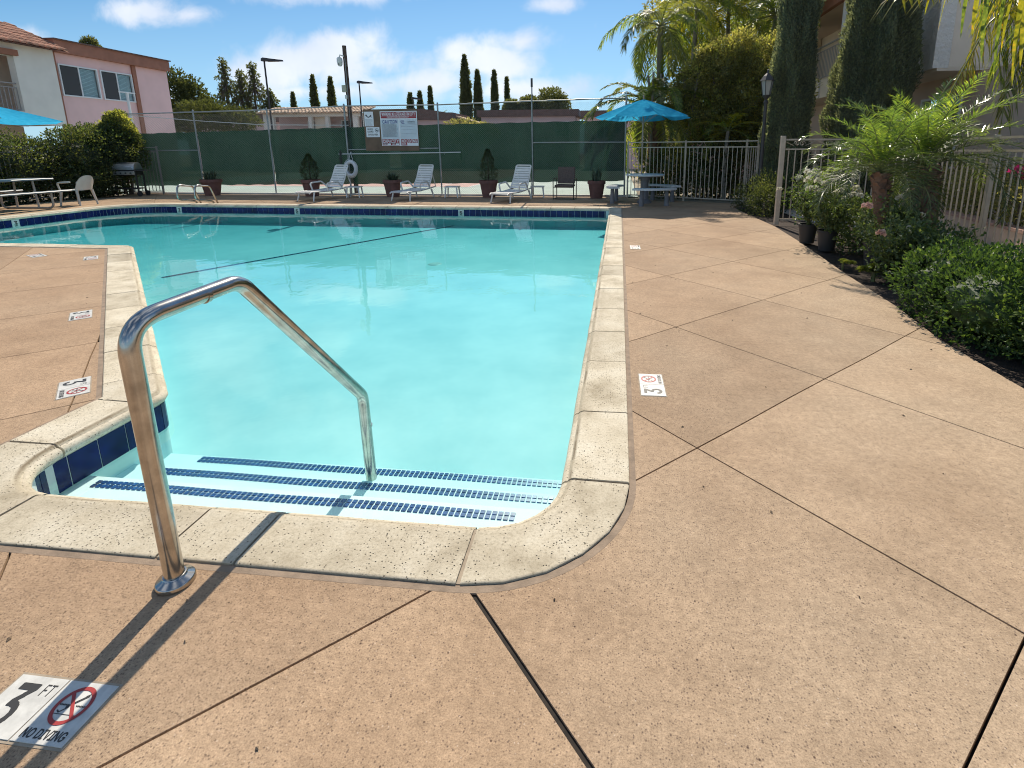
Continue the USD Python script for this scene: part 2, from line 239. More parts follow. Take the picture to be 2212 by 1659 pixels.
    return usdkit.material(stage, '/World/Looks/coping_concrete', n, l, surface='p.BSDF')
def water_look():
    n = {'g': ('geometry', {}), 'mp': ('mapping', {'scale': (1.0, 1.0, 1.0)}), 'n1': ('noise_texture', {'scale': 2.2, 'detail': 2.0, 'roughness': .45}), 'n2': ('noise_texture', {'scale': 9.0, 'detail': 2.0}), 'a': ('math', {'math_type': 'multiply_add', 'value2': .18}),
         'b': ('bump', {'strength': 1.0, 'distance': .0032}), 'f': ('fresnel', {'IOR': 1.33}), 't': ('transparent_bsdf', {'color': (.97, 1.0, 1.0)}), 'gl': ('glossy_bsdf', {'roughness': 0.012, 'color': (1, 1, 1)}), 'm': ('mix_closure', {}),
         'v': ('absorption_volume', {'color': (.24, .825, .88), 'density': .85})}
    l = [('g.position', 'n1.vector'), ('g.position', 'n2.vector'), ('n2.fac', 'a.value1'), ('n1.fac', 'a.value3'), ('a.value', 'b.height'), ('b.normal', 'gl.normal'), ('f.fac', 'm.fac'), ('t.BSDF', 'm.closure1'), ('gl.BSDF', 'm.closure2')]
    return usdkit.material(stage, '/World/Looks/pool_water', n, l, surface='m.closure', volume='v.volume')
M = {}
M['deck'] = deck_look(); M['coping'] = coping_look(); M['water'] = water_look()
M['mortar'] = mat('mortar', (.27, .20, .14), .9, var=.25, vs=14, bump=.002, bs=120)
M['coping_joint'] = mat('coping_joint', (.33, .27, .20), .9, var=.2, vs=20)
M['plaster'] = mat('pool_plaster', (.45, .61, .61), .7, col2=(.64, .74, .72), vs=1.1, detail=8)
M['step'] = mat('step_plaster', (.74, .84, .83), .7, var=.05, vs=4)
M['tile'] = mat('blue_tile', (.006, .012, .075), .22, var=.45, vs=5, detail=2, spec=.25)
M['mosaic'] = mat('mosaic_tile', (.013, .060, .20), .25, var=.4, vs=30, detail=2)
M['grout'] = mat('grout', (.55, .62, .60), .8)
M['marker_tile'] = mat('marker_tile', (.58, .57, .525), .5, var=.17, vs=22, detail=7)
M['black'] = mat('black_print', (.035, .033, .03), .5)
M['red'] = mat('red_print', (.36, .035, .03), .5)
M['steel'] = mat('polished_steel', (.47, .44, .40), .19, 1.0, var=.22, vs=14)
M['dirt'] = mat('soil', (.055, .036, .024), .95, var=.4, vs=9, bump=.02, bs=30)
M['joint_dark'] = mat('joint_filler', (.012, .009, .008), .95)
M['sealant'] = mat('joint_foam', (.022, .016, .011), .9, var=.5, vs=40)

# ---------------------------------------------------------------- pool outline
def fillet(pts, rad, step=.06):
    out = []; n = len(pts)
    for i in range(n):
        p0, p1, p2 = (np.array(pts[(i + k) % n], float) for k in (-1, 0, 1)); r = rad[i]
        a = (p0 - p1) / np.linalg.norm(p0 - p1); b = (p2 - p1) / np.linalg.norm(p2 - p1)
        if r < 1e-6: out.append(p1); continue
        half = math.acos(np.clip(a @ b, -1, 1)) / 2; d = r / math.tan(half); c = p1 + (a + b) / np.linalg.norm(a + b) * r / math.sin(half)
        t0, t1 = p1 + a * d, p1 + b * d; a0, a1 = math.atan2(*(t0 - c)[::-1]), math.atan2(*(t1 - c)[::-1]); da = (a1 - a0 + PI) % (2 * PI) - PI
        k = max(4, int(abs(da) * r / step) + 2)
        out += [c + r * np.array([math.cos(a0 + da * j / k), math.sin(a0 + da * j / k)]) for j in range(k + 1)]
    return np.array(out)
CORNERS = [(-.235, 1.715), (-.25, 12.97), (-13.85, 12.97), (-13.85, 7.1), (-7.66, 7.1), (-2.76, 2.61), (-2.77, 1.70)]
RADII = [.30, .06, 1.15, .3, .16, .13, .30]
NOSE = fillet(CORNERS, RADII)                                  # front edge of the coping, counter-clockwise
nose_poly = Polygon(NOSE)
wall_poly = nose_poly.buffer(.028, join_style=1, quad_segs=6)       # the pool wall stands 28 mm behind the nose
cop_poly = nose_poly.buffer(.305, join_style=1, quad_segs=8)
# the deck side of the outer corners is rounder / squarer as cast
mortar_poly = cop_poly.buffer(.030, join_style=1, quad_segs=8)
BED = [(2.50, -4), (2.52, 2.6), (2.50, 4.0), (2.62, 4.9), (2.70, 6.2), (2.80, 7.3), (2.90, 8.4), (3.0, 10.1), (2.95, 12.2), (2.93, 13.6), (3.35, 14.35), (.20, 15.95), (.2, 16.42), (-17.0, 16.42), (-17.0, 14.2), (-16.7, 12.5), (-16.9, -4)]
deck_poly = Polygon(BED)
# ---------------------------------------------------------------- ground, deck, pool
G = 240
hole = wall_poly.buffer(.10)
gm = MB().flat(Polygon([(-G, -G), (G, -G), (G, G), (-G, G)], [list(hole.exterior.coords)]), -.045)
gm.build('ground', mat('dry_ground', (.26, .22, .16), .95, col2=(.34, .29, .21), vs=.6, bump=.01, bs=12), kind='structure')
deck = thing('deck', kind='structure')
aA = PI / 4 - .031
nA, nB = np.array([math.cos(aA), math.sin(aA)]), np.array([-math.sin(aA), math.cos(aA)])
cuts = []; wob = np.random.default_rng(3)
def gridline(n, off, half, s0=-40, s1=40):
    t = np.array([-n[1], n[0]]); s = np.linspace(s0, s1, 160)
    return LineString([n * (off + wob.normal(0, .0022)) + t * q for q in s]).buffer(half, cap_style=2, quad_segs=1)
for k in range(-14, 20):
    cuts.append(gridline(nA, .61 + 1.285 * k, .0042 if k != 0 else .0036)); cuts.append(gridline(nB, .172 + 1.247 * k, .0042))
thick = LineString([nA * .612 + nB * 1.36, nA * .612 + nB * .55, nA * .612 + nB * -2.5]).buffer(.0085, cap_style=2)
cuts.append(thick)
slabs = deck_poly.difference(mortar_poly).difference(unary_union(cuts))
slabs = sorted([g for g in slabs.geoms if g.area > .004], key=lambda g: (g.centroid.x ** 2 + g.centroid.y ** 2))
for i, g in enumerate(slabs[:296]):
    MB().prism(g.simplify(.0015), -.05, 0.0).build('slab', M['deck'], deck)
if len(slabs) > 296:
    q = MB()
    for g in slabs[296:]: q.prism(g, -.05, 0.0)
    setd(q.build('slabs', M['deck'], deck), kind='stuff')
MB().flat(deck_poly.difference(mortar_poly), -.030).build('joint_filler', M['joint_dark'], deck)
MB().flat(thick.intersection(deck_poly).difference(mortar_poly), -.007).build('expansion_joint', M['sealant'], deck)

pool = thing('pool', kind='structure')
WATER = -.165
# coping stones: a bullnosed profile swept along the nose line
dense = []
for i in range(len(NOSE)):
    a, b = NOSE[i], NOSE[(i + 1) % len(NOSE)]; k = max(1, int(np.linalg.norm(b - a) / .10))
    dense += [a + (b - a) * j / k for j in range(k)]
dense = np.array(dense); seg = np.linalg.norm(np.roll(dense, -1, 0) - dense, axis=1); S = np.r_[0, np.cumsum(seg)]; L = S[-1]
tan = np.roll(dense, -1, 0) - np.roll(dense, 1, 0); tan /= np.linalg.norm(tan, axis=1, keepdims=True)
outn = np.stack([tan[:, 1], -tan[:, 0]], 1)                    # away from the water
def at_s(s):
    s = np.asarray(s) % L; i = np.searchsorted(S, s, 'right') - 1; i = np.clip(i, 0, len(dense) - 1); t = ((s - S[i]) / seg[i])[:, None]; j = (i + 1) % len(dense)
    p = dense[i] * (1 - t) + dense[j] * t; n = outn[i] * (1 - t) + outn[j] * t; return p, n / np.linalg.norm(n, axis=1, keepdims=True)
def s_of(x, y): return S[np.argmin(((dense - [x, y]) ** 2).sum(1))]
th = np.linspace(-PI * .5, PI * .5, 9)
prof = [(.10, -.070)] + [(.030 - .030 * math.cos(t), -.040 + .030 * math.sin(t)) for t in th] + [(.032, -.006), (.045, .004), (.062, .0085), (.085, .0075), (.14, .0085), (.298, .011), (.305, .006), (.305, -.05), (.10, -.070)]
prof = np.array(prof)
def stone(s0, s1, dz):
    k = max(2, int((s1 - s0) / .07) + 1); ss = np.linspace(s0, s1, k); p, n = at_s(ss)
    jit = meshkit.noise(np.c_[p * 9, np.full(k, 3.3)]) * .006 - .003
    v = np.concatenate([np.c_[p + n * (a + jit[:, None] * (a < .1)), np.full(k, z + dz)][:, None] for a, z in prof], 1)
    m = len(prof); i, j = np.meshgrid(np.arange(k - 1), np.arange(m - 1), indexing='ij')
    f = np.stack([i * m + j, i * m + j + 1, (i + 1) * m + j + 1, (i + 1) * m + j], -1).reshape(-1, 4)
    f = np.vstack([f[:, [0, 2, 1]], f[:, [0, 3, 2]]])
    c = np.arange(1, m - 2); e = (k - 1) * m
    caps = np.vstack([np.stack([np.zeros(m - 3, int), c + 1, c], 1), np.stack([np.full(m - 3, e), e + c, e + c + 1], 1)])
    return MB().raw(v.reshape(-1, 3), np.vstack([f, caps]))
coping = thing('coping', kind='structure')
joints = []
def run(a, b, ends=True, n=None, ys=None):
    s0, s1 = s_of(*a), s_of(*b); n = n or max(1, round((s1 - s0) / .625))
    joints.extend(list(np.linspace(s0, s1, n + 1)))
# walk counter-clockwise from the front-left
sA, sB = s_of(-.57, 1.715), s_of(-.235, 2.03)
for y in (2.03, 2.57, 3.28, 3.92, 4.58, 5.2, 5.81, 6.40, 7.02, 7.55, 8.16, 8.78, 9.4, 10.02, 10.64, 11.26, 11.88, 12.5): joints.append(s_of(-.24, y))
run((-.5, 12.97), (-12.5, 12.97)); run((-13.85, 11.7), (-13.85, 7.45)); run((-13.5, 7.1), (-7.95, 7.1))
run((-7.50, 6.96), (-3.0, 2.83), n=9); joints += [s_of(-2.77, 2.44), s_of(-2.77, 2.02), s_of(-2.44, 1.70), s_of(-1.70, 1.705), s_of(-1.33, 1.71), s_of(-.57, 1.715)]
joints = sorted(set(round(float(j) % L, 4) for j in joints)); jr = np.random.default_rng(11)
for i, s0 in enumerate(joints):
    s1 = joints[(i + 1) % len(joints)]; s1 = s1 if s1 > s0 else s1 + L
    if s1 - s0 < .12: continue
    g0 = .0055; g1 = .0055
    stone(s0 + g0, s1 - g1, float(jr.normal(0, .0012))).build('coping_stone', M['coping'], coping, smooth=40)
MB().prism(cop_poly.buffer(-.004).difference(nose_poly.buffer(.045)), -.05, .0015).build('joint_mortar', M['coping_joint'], coping)
MB().prism(mortar_poly.difference(cop_poly.buffer(.001)), -.05, .0005).build('mortar_strip', M['mortar'], coping)

# basin: walls, floor, steps
FLOOR = -.50
wp = np.array(wall_poly.exterior.coords)[:-1]
if Polygon(wp).exterior.is_ccw is False: wp = wp[::-1]
k = len(wp); v = np.r_[np.c_[wp, np.full(k, -.03)], np.c_[wp, np.full(k, FLOOR - .02)]]; i = np.arange(k); j = (i + 1) % k
wall_pt = MB().raw(v, np.stack([i, j, j + k, i + k], 1)).build('wall', M['plaster'], pool, smooth=40)
MB().flat(wall_poly.buffer(.01), FLOOR).build('floor', M['plaster'], pool)
# waterline tiles
wl = LineString(np.r_[wp, wp[:1]]); LW = wl.length
tile_w = .1545; nt = int(LW / tile_w); tile_w = LW / nt
MARK = {}
def near(x, y): return int(wl.project(Point(x, y)) / tile_w)
marks = {near(-12.35, 13): '7', near(-8.75, 13): '5', near(-4.2, 13): '5', near(-13.9, 10.2): '3'}
def ring_pts(s0, s1, off, kk):
    ss = np.linspace(s0, s1, kk); p = np.array([wl.interpolate(x % LW).coords[0] for x in ss]); q = np.array([wl.interpolate((x + .01) % LW).coords[0] for x in ss]); t = q - p; t /= np.linalg.norm(t, axis=1, keepdims=True)
    return p + np.stack([-t[:, 1], t[:, 0]], 1) * off
band = MB(); p = ring_pts(0, LW, .003, 400); kk = len(p)
band.raw(np.r_[np.c_[p, np.full(kk, -.072)], np.c_[p, np.full(kk, -.243)]], np.stack([np.arange(kk - 1), np.arange(1, kk), np.arange(1, kk) + kk, np.arange(kk - 1) + kk], 1)).build('tile_grout', M['grout'], pool)
tb = MB(); cand = []
for t in range(nt):
    s0, s1 = t * tile_w + .003, (t + 1) * tile_w - .003; kk = 4 if True else 2
    p = ring_pts(s0, s1, .0075, kk); c = p.mean(0)
    d = np.diff(p, axis=0); straight = abs(d[0][0] * d[-1][1] - d[0][1] * d[-1][0]) < 1e-6
    if straight: cand.append((t, p[[0, -1]], s0, s1))
    else:      # cut tiles round the corners
        sm = (s0 + s1) / 2
        for a_, b_ in ((s0, sm - .002), (sm + .002, s1)): cand.append((t, ring_pts(a_, b_, .0075, 3), a_, b_))
for t, p, s0, s1 in cand:
    kk = len(p); mb = MB(); back = p - (p - p.mean(0)) * 0
    v = np.r_[np.c_[p, np.full(kk, -.075)], np.c_[p, np.full(kk, -.240)]]
    f = np.stack([np.arange(kk - 1), np.arange(1, kk), np.arange(1, kk) + kk, np.arange(kk - 1) + kk], 1)
    q = ring_pts(s0, s1, .001, kk); v = np.r_[v, np.c_[q, np.full(kk, -.075)], np.c_[q, np.full(kk, -.240)]]
    a = np.arange(kk - 1); f = np.vstack([f, np.stack([a, a + 2 * kk, a + 1 + 2 * kk, a + 1], 1), [[0, kk, 3 * kk, 2 * kk]], [[kk - 1, 3 * kk - 1, 4 * kk - 1, 2 * kk - 1]]])
    mb.raw(v, f)
    if t in marks:
        pt = mb.build('depth_tile', M['marker_tile'], pool, label=f'white waterline tile with a black {marks[t]}')
        c = p.mean(0); d = p[-1] - p[0]; d /= np.linalg.norm(d); n = np.array([-d[1], d[0]])
        MB().text(marks[t], .095, frame([*(c + n * .003), -.205], [*(-d), 0], [0, 0, 1]), .003, True).build('numeral', M['black'], pt)
    else: mb.build('waterline_tile', M['tile'], pool)
# steps with mosaic nosings
LEFT, RIGHT = -2.80, -.205
def step_poly(y1): return wall_poly.buffer(.005).intersection(sbox(LEFT - .3, 1.0, RIGHT + .3, y1))
STEPS = [(2.115, -.248), (2.355, -.340), (2.590, -.422)]
for si, (y1, z) in enumerate(STEPS):
    pl = step_poly(y1)
    if si == 1: pl = pl
    m = trimesh.creation.extrude_polygon(pl.simplify(.003), z - (FLOOR - .02), engine='earcut'); m.apply_translation([0, 0, FLOOR - .02])
    st = MB().tm(m).build('step', M['step'], pool)
    x0 = LEFT + (.10, .22, .24)[si]; x1 = -.24 - (.20, .03, .02)[si]; w = .0295; nn = int((x1 - x0) / w)
    y0 = (2.026, 2.280, 2.520)[si]
    for a in range(nn):
        for b in range(2):
            cx, cy = x0 + (a + .5) * w, y0 + (b + .5) * w + .003 * math.sin(a * .15)
            MB().box((cx, cy, z + .002), (w - .0078, w - .0078, .006)).build('mosaic_tile', M['mosaic'], st)
# dark tile line across the floor
fl = MB(); a, b = np.array([-4.36, 12.96]), np.array([-7.17, 7.02]); d = (b - a) / np.linalg.norm(b - a); nrm = np.array([-d[1], d[0]]) * .045
fl.raw([[*(a + nrm), FLOOR + .004], [*(a - nrm), FLOOR + .004], [*(b - nrm), FLOOR + .004], [*(b + nrm), FLOOR + .004]], [[0, 3, 2, 1]]).build('floor_line', M['tile'], pool)
# main drain and skimmer-side return fittings
MB().lathe([(.0, .012), (.10, .012), (.125, .0)], (-3.2, 8.4, FLOOR), 18).build('drain_cover', M['marker_tile'], pool)
# the water itself
wm = trimesh.creation.extrude_polygon(wall_poly.buffer(.014), WATER - (FLOOR - .06), engine='earcut'); wm.apply_translation([0, 0, FLOOR - .06])
wt = MB().tm(wm).build('water', M['water'], kind='structure')

# ---------------------------------------------------------------- handrail
def bez(pts, n=60):
    from scipy.interpolate import splprep, splev
    tck, _ = splprep(np.array(pts, float).T, s=0, k=3); return np.array(splev(np.linspace(0, 1, n), tck)).T
def rounded(pts, rad, n=8):
    pts = [np.array(p, float) for p in pts]; out = [pts[0]]
    for i in range(1, len(pts) - 1):
        p0, p1, p2 = pts[i - 1], pts[i], pts[i + 1]; r = rad[i - 1] if np.ndim(rad) else rad
        a, b = p0 - p1, p2 - p1; la, lb = np.linalg.norm(a), np.linalg.norm(b); a /= la; b /= lb
        half = math.acos(np.clip(a @ b, -1, 1)) / 2; d = min(r / math.tan(half), la * .49, lb * .49)
        s, e = p1 + a * d, p1 + b * d
        out += [s * (1 - t) ** 2 + 2 * p1 * t * (1 - t) + e * t * t for t in np.linspace(0, 1, n)]
    return np.array(out + [pts[-1]])
hr = thing('handrail', 'polished steel handrail bending from the deck down onto the pool steps', 'handrail', (0, 0, 0))
path = rounded([(-1.49, 1.315, -.04), (-1.492, 1.31, .935), (-1.445, 1.73, .965), (-1.362, 2.395, .155), (-1.360, 2.405, -.36)], [.11, .10, .10], 10)
MB().tube(path, .0295, 20).build('rail', M['steel'], hr, smooth=60)
ring = rounded([(-1.474, 1.485, .9525), (-1.470, 1.52, .955)], 0) if False else np.array([(-1.4615, 1.575, .9505), (-1.4600, 1.590, .9515)])
MB().tube(ring, .0303, 20).build('joint_sleeve', M['steel'], hr, smooth=60)
MB().lathe([(.0300, .036), (.034, .035), (.038, .028), (.055, .020), (.058, .015), (.058, .002), (.055, .001)], (-1.49, 1.315, 0), 28).build('escutcheon', M['steel'], hr, smooth=40)
MB().tube([(-1.3603, 2.4045, -.025), (-1.3603, 2.4045, -.036)], .0304, 20).build('sleeve_band', M['steel'], hr, smooth=60)
# ---------------------------------------------------------------- depth markers set in the deck
def depth_marker(c, right, label, num='3', detail=True, size=.1524):
    right = np.array([*right, 0.0]); right /= np.linalg.norm(right); up = np.array([-right[1], right[0], 0])
    c = np.array([*c, 0.0]); o = thing('depth_marker', label, 'depth marker', c)
    def F(a, b, z): return frame(right * a + up * b + [0, 0, z], right, up)
    def sq(a, b, w, h, z0, z1):
        mb = MB(); v = [right * x + up * y + np.array([0, 0, z]) for z in (z0, z1) for x, y in ((a - w / 2, b - h / 2), (a + w / 2, b - h / 2), (a + w / 2, b + h / 2), (a - w / 2, b + h / 2))]
        return mb.raw(v, [[4, 5, 6, 7], [0, 1, 5, 4], [1, 2, 6, 5], [2, 3, 7, 6], [3, 0, 4, 7]])
    s = size
    sq(0, 0, s * 2 + .010, s + .010, -.01, .0012).build('grout_bed', M['coping_joint'], o)
    t1 = sq(-s / 2, 0, s - .004, s - .004, -.01, .0034).build('tile', M['marker_tile'], o)
    t2 = sq(s / 2, 0, s - .004, s - .004, -.01, .0034).build('tile', M['marker_tile'], o)
    z = .0036
    MB().text(num, s * .68, F(-s * .60, -s * .34, z), .0006, True, width=s * .42).build('numeral', M['black'], t1)
    MB().text('FT', s * .19, F(-s * .20, s * .18, z), .0006, False, width=s * .2).build('lettering', M['black'], t1)
    MB().text('NO DIVING', s * .135, F(s * .5, -s * .42, z), .0006, True, width=s * .80).build('lettering', M['black'], t2)
    R = s * .315; mb = MB(); cc = right * (s * .5) + up * (s * .10)
    ring = Point(0, 0).buffer(R, quad_segs=16).difference(Point(0, 0).buffer(R * .80, quad_segs=16))
    bar = LineString([(-R * .62, R * .62), (R * .62, -R * .62)]).buffer(R * .085, cap_style=2)
    for g, mm, nm in ((ring.union(bar), M['red'], 'prohibition_ring'),):
        v, f = trimesh.creation.triangulate_polygon(g, engine='earcut'); mb.raw(np.array([cc + right * p[0] + up * p[1] + [0, 0, z + .0009] for p in v]), f)
        a, b_, c_ = v[f[:, 0]], v[f[:, 1]], v[f[:, 2]]
        mb.build(nm, mm, t2)
    if detail:      # diver, waves and pool bottom inside the ring
        lines = [LineString([(-R * .1, R * .05), (R * .42, R * .52)]).buffer(R * .07), Point(-R * .22, -R * .08).buffer(R * .10), LineString([(R * .30, R * .52), (R * .55, R * .70)]).buffer(R * .03), LineString([(-R * .15, -R * .1), (-R * .45, -R * .38), (-R * .60, -R * .30)]).buffer(R * .035), LineString([(-R * .72, -R * .46), (R * .70, -R * .46)]).buffer(R * .018),
                 LineString([(x, R * .03 * math.cos(i * PI)) for i, x in enumerate(np.linspace(-R * .78, -R * .22, 13))]).buffer(R * .022), LineString([(x, R * .03 * math.cos(i * PI)) for i, x in enumerate(np.linspace(R * .22, R * .78, 13))]).buffer(R * .022)]
        g = unary_union(lines); mb = MB()
        for q in getattr(g, 'geoms', [g]):
            v, f = trimesh.creation.triangulate_polygon(q, engine='earcut'); mb.raw(np.array([cc + right * p[0] + up * p[1] + [0, 0, z + .0004] for p in v]), f)
        mb.build('diver_symbol', M['black'], t2)
    return o
depth_marker((-1.500, .905), (1, .0), 'large white 3 FT NO DIVING tile marker nearest the camera, crossed by the handrail shadow')
depth_marker((.228, 3.01), (-.02, 1), 'white 3 FT NO DIVING tile marker right of the pool, nearer of two')
depth_marker((.255, 7.68), (-.02, 1), 'small white depth tile marker far along the deck right of the pool', detail=False)
depth_marker((-3.385, 2.585), (.74, -.67), 'white 3 FT NO DIVING tile marker by the left coping, next to the handrail bend')
depth_marker((-4.84, 3.875), (.74, -.67), 'white 3 FT NO DIVING tile marker halfway along the slanted left coping')
depth_marker((-7.33, 6.15), (.74, -.67), 'white depth tile marker near the far corner of the left deck', detail=False)
o = depth_marker((-8.28, 6.22), (-.9, .43), 'pale slanting depth tile marker furthest left on the left deck', detail=False)

# ---------------------------------------------------------------- tall chain link fence with windscreen
M['galv'] = mat('galvanised', (.30, .31, .30), .45, .6, var=.2, vs=8)
M['white_frame_c'] = mat('cable_white', (.6, .6, .57), .6)
M['wire'] = mat('fence_wire', (.20, .205, .20), .6, .0)
def screen_look():
    n = {'g': ('geometry', {}), 'nz': ('noise_texture', {'scale': 1.6, 'detail': 5.0}), 'r': ('rgb_ramp', {'ramp': [(.3, (.018, .046, .031)), (.7, (.030, .066, .045))]}), 'd': ('diffuse_bsdf', {}), 't': ('translucent_bsdf', {}), 'tb': ('mix', {'mix_type': 'multiply', 'fac': 1.0, 'color2': (.9, 1.1, 1.0)}), 'm': ('mix_closure', {'fac': .22}), 'tr': ('transparent_bsdf', {'color': (.8, .95, .9)}), 'm2': ('mix_closure', {'fac': .035})}
    l = [('g.position', 'nz.vector'), ('nz.fac', 'r.fac'), ('r.color', 'd.color'), ('r.color', 'tb.color1'), ('tb.color', 't.color'), ('d.BSDF', 'm.closure1'), ('t.BSDF', 'm.closure2'), ('m.closure', 'm2.closure1'), ('tr.BSDF', 'm2.closure2')]
    return usdkit.material(stage, '/World/Looks/windscreen', n, l, surface='m2.closure')
M['screen'] = screen_look()
YF = 16.40
PX = [-17.25, -14.50, -11.80, -9.05, -5.87, -2.80, .15]; PT = [2.74, 2.78, 2.82, 2.91, 2.91, 2.98, 3.04]
top = lambda x: float(np.interp(x, PX, PT)); stop_ = lambda x: float(np.interp(x, [-17.3, -12.2, -5.9, .06], [2.06, 2.16, 2.29, 2.37])); sbot = lambda x: float(np.interp(x, [-17.2, -13.7, -5.2, .15], [.26, .31, .40, .50]))
fe = thing('chain_link_fence', 'tall galvanised chain link fence with green windscreen behind the pool loungers', 'fence', (0, YF, 0))
for i, x in enumerate(PX):
    MB().tube([(x, 0, -.05), (x, 0, PT[i] + .03)], .030 if i in (0, 3, 6) else .024, 10).lathe([(.03, PT[i] + .03), (.02, PT[i] + .06), (.0, PT[i] + .07)], (x, 0, 0), 10).build('post', M['galv'], fe, smooth=50)
for i in range(6):
    MB().tube([(PX[i] + .02, 0, PT[i] - .01), (PX[i + 1] - .02, 0, PT[i + 1] - .01)], .0205, 8).build('top_rail', M['galv'], fe, smooth=50)
for x0, x1, z0, z1 in ((-17.2, -14.53, 1.49, 1.50), (-9.02, -5.9, 1.50, 1.54), (-2.77, .12, 1.70, 1.70)):
    MB().tube([(x0, 0, z0), (x1, 0, z1)], .0205, 8).build('mid_rail', M['galv'], fe, smooth=50)
for i in range(6):
    a, b = PX[i], PX[i + 1]; nx, nz = 14, 8; xs = np.linspace(a + .01, b - .01, nx); g = []
    for x in xs:
        for t in np.linspace(0, 1, nz): g.append((x, .04 + (.02 * math.sin(x * 3.1 + t * 4) + .012 * math.sin(x * 7.3 - t * 3)) * math.sin(t * PI), sbot(x) + (stop_(x) - sbot(x)) * t + (.012 * math.cos((x - a) / (b - a) * 2 * PI * 4) if t in (0, 1) else 0)))
    f = [[p * nz + q, (p + 1) * nz + q, (p + 1) * nz + q + 1, p * nz + q + 1] for p in range(nx - 1) for q in range(nz - 1)]
    MB().raw(g, f).build('windscreen', M['screen'], fe, smooth=True)
for x in np.arange(PX[0] + .2, PX[-1], .42):
    MB().box((x, .03, stop_(x) - .015), (.012, .03, .03)).build('tie', M['black'], fe)
wires = MB()
sp = .062
def wire(p, q):
    p, q = np.array(p), np.array(q); d = q - p
    if np.linalg.norm(d) < .02: return
    d /= np.linalg.norm(d); u = np.cross(d, [0, 1, 0]) * .0012
    wires.raw([p + u, p - u, q - u, q + u, p + [0, .0034, 0], q + [0, .0034, 0]], [[0, 1, 2], [0, 2, 3], [0, 3, 5], [0, 5, 4], [1, 4, 5], [1, 5, 2]])
x0, x1 = PX[0], PX[-1]
for s_ in (1, -1):
    for c in np.arange(x0 - 3.2, x1 + 3.2, sp):
        # x = c + s*z
        zs = np.linspace(.06, 3.0, 40); xx = c + s_ * (zs - 1.5); ok = (xx > x0) & (xx < x1)
        ok &= zs < np.interp(xx, PX, PT) - .02
        if ok.sum() < 2: continue
        i0, i1 = np.nonzero(ok)[0][[0, -1]]
        wire((xx[i0], .012 + s_ * .003, zs[i0]), (xx[i1], .012 - s_ * .003, zs[i1]))
setd(wires.build('chain_link', M['wire'], fe), kind='stuff')
MB().box((-8.5, 0, .015), (17.4, .16, .07)).build('kerb', mat('kerb_concrete', (.42, .40, .36), .9, var=.15, vs=4), fe)

sc_ = thing('cable', 'pale slack cable sagging through the air just behind the left bays of chain link', 'cable', (0, 0, 0))
MB().tube([(-17.3, 16.62, 2.72), (-14.6, 16.62, 2.50), (-12.1, 16.62, 2.34), (-9.0, 16.62, 2.30)], .012, 6).build('cable', M['white_frame_c'], sc_)
# things hung on the fence
M['plywood'] = mat('brown_board', (.155, .098, .062), .8, var=.22, vs=3, bump=.002, bs=25)
bd = thing('sign_board', 'brown painted plywood board hung on the tall fence, holding three signs', 'board', (-7.45, YF - .065, 0))
MB().box((0, 0, 2.12), (1.83, .02, 1.32)).build('panel', M['plywood'], bd)
for x in (-.7, .7): MB().box((x, .026, 2.12), (.06, .03, 1.2)).build('batten', M['plywood'], bd)
M['sign_white'] = mat('sign_white', (.72, .72, .73), .35, var=.03, vs=5)
M['sign_blue'] = mat('sign_blue', (.035, .045, .20), .4)
M['sign_red'] = mat('sign_red', (.30, .025, .035), .4, var=.12, vs=6)
M['sign_grey'] = mat('sign_grey', (.33, .34, .36), .5)
M['sign_pale'] = mat('sign_pale', (.55, .60, .64), .45, var=.05, vs=4)
YS = YF - .082
def plate(o, cx, cz, w, h, m, name, d=.004, y=0.0): return MB().box((cx, y, cz), (w, d, h)).build(name, m, o)
def letters(o, t, h, cx, cz, m, w=None, bold=True, y=-.004): return MB().text(t, h, frame((cx, y, cz), (1, 0, 0), (0, 0, 1)), .0015, bold, w).build('lettering', m, o)
def small_print(o, cx, cz, w, rows, pitch, m, seed, y=-.0035, h=.45):
    r = np.random.default_rng(seed); mb = MB()
    for k in range(rows):
        x = -w / 2; end = w / 2 - (r.random() * .25 * w if k % 4 == 3 else r.random() * .05 * w)
        while x < end - .02:
            ww = min(r.uniform(.018, .05), end - x); mb.box((cx + x + ww / 2, y, cz - k * pitch), (ww, .001, pitch * h)); x += ww + .010
    mb.build('small_print', m, o)
sg = thing('sign', 'large red and white warning sign reading NO LIFEGUARD ON DUTY on the board', 'sign', (-7.17, YS, 2.165))
plate(sg, 0, 0, 1.25, 1.10, M['sign_white'], 'sheet', .006)
plate(sg, 0, .455, 1.19, .135, M['sign_red'], 'band', .004, -.003); plate(sg, 0, .355, 1.19, .058, M['sign_red'], 'band', .004, -.003)
letters(sg, 'WARNING: NO LIFEGUARD ON DUTY', .095, 0, .408, M['sign_white'], 1.12, y=-.006); small_print(sg, 0, .372, .78, 2, .026, M['sign_white'], 4, -.0056)
plate(sg, -.31, -.02, .60, .62, M['sign_pale'], 'panel', .004, -.002); plate(sg, .32, -.02, .58, .62, M['sign_pale'], 'panel', .004, -.002)
letters(sg, 'CAUTION', .105, -.30, .165, M['sign_blue'], .50); small_print(sg, -.31, .13, .52, 14, .030, M['sign_blue'], 5)
letters(sg, '911', .105, .13, .15, M['sign_blue'], .12); small_print(sg, .43, .23, .26, 4, .022, M['sign_blue'], 6); small_print(sg, .32, .07, .50, 3, .11, M['sign_grey'], 7, h=.08)
plate(sg, .32, .113, .58, .006, M['sign_grey'], 'rule', .002, -.0045)
plate(sg, -.31, -.405, .58, .145, M['sign_red'], 'band', .004, -.003); plate(sg, -.31, -.497, .58, .075, M['sign_red'], 'band', .004, -.003)
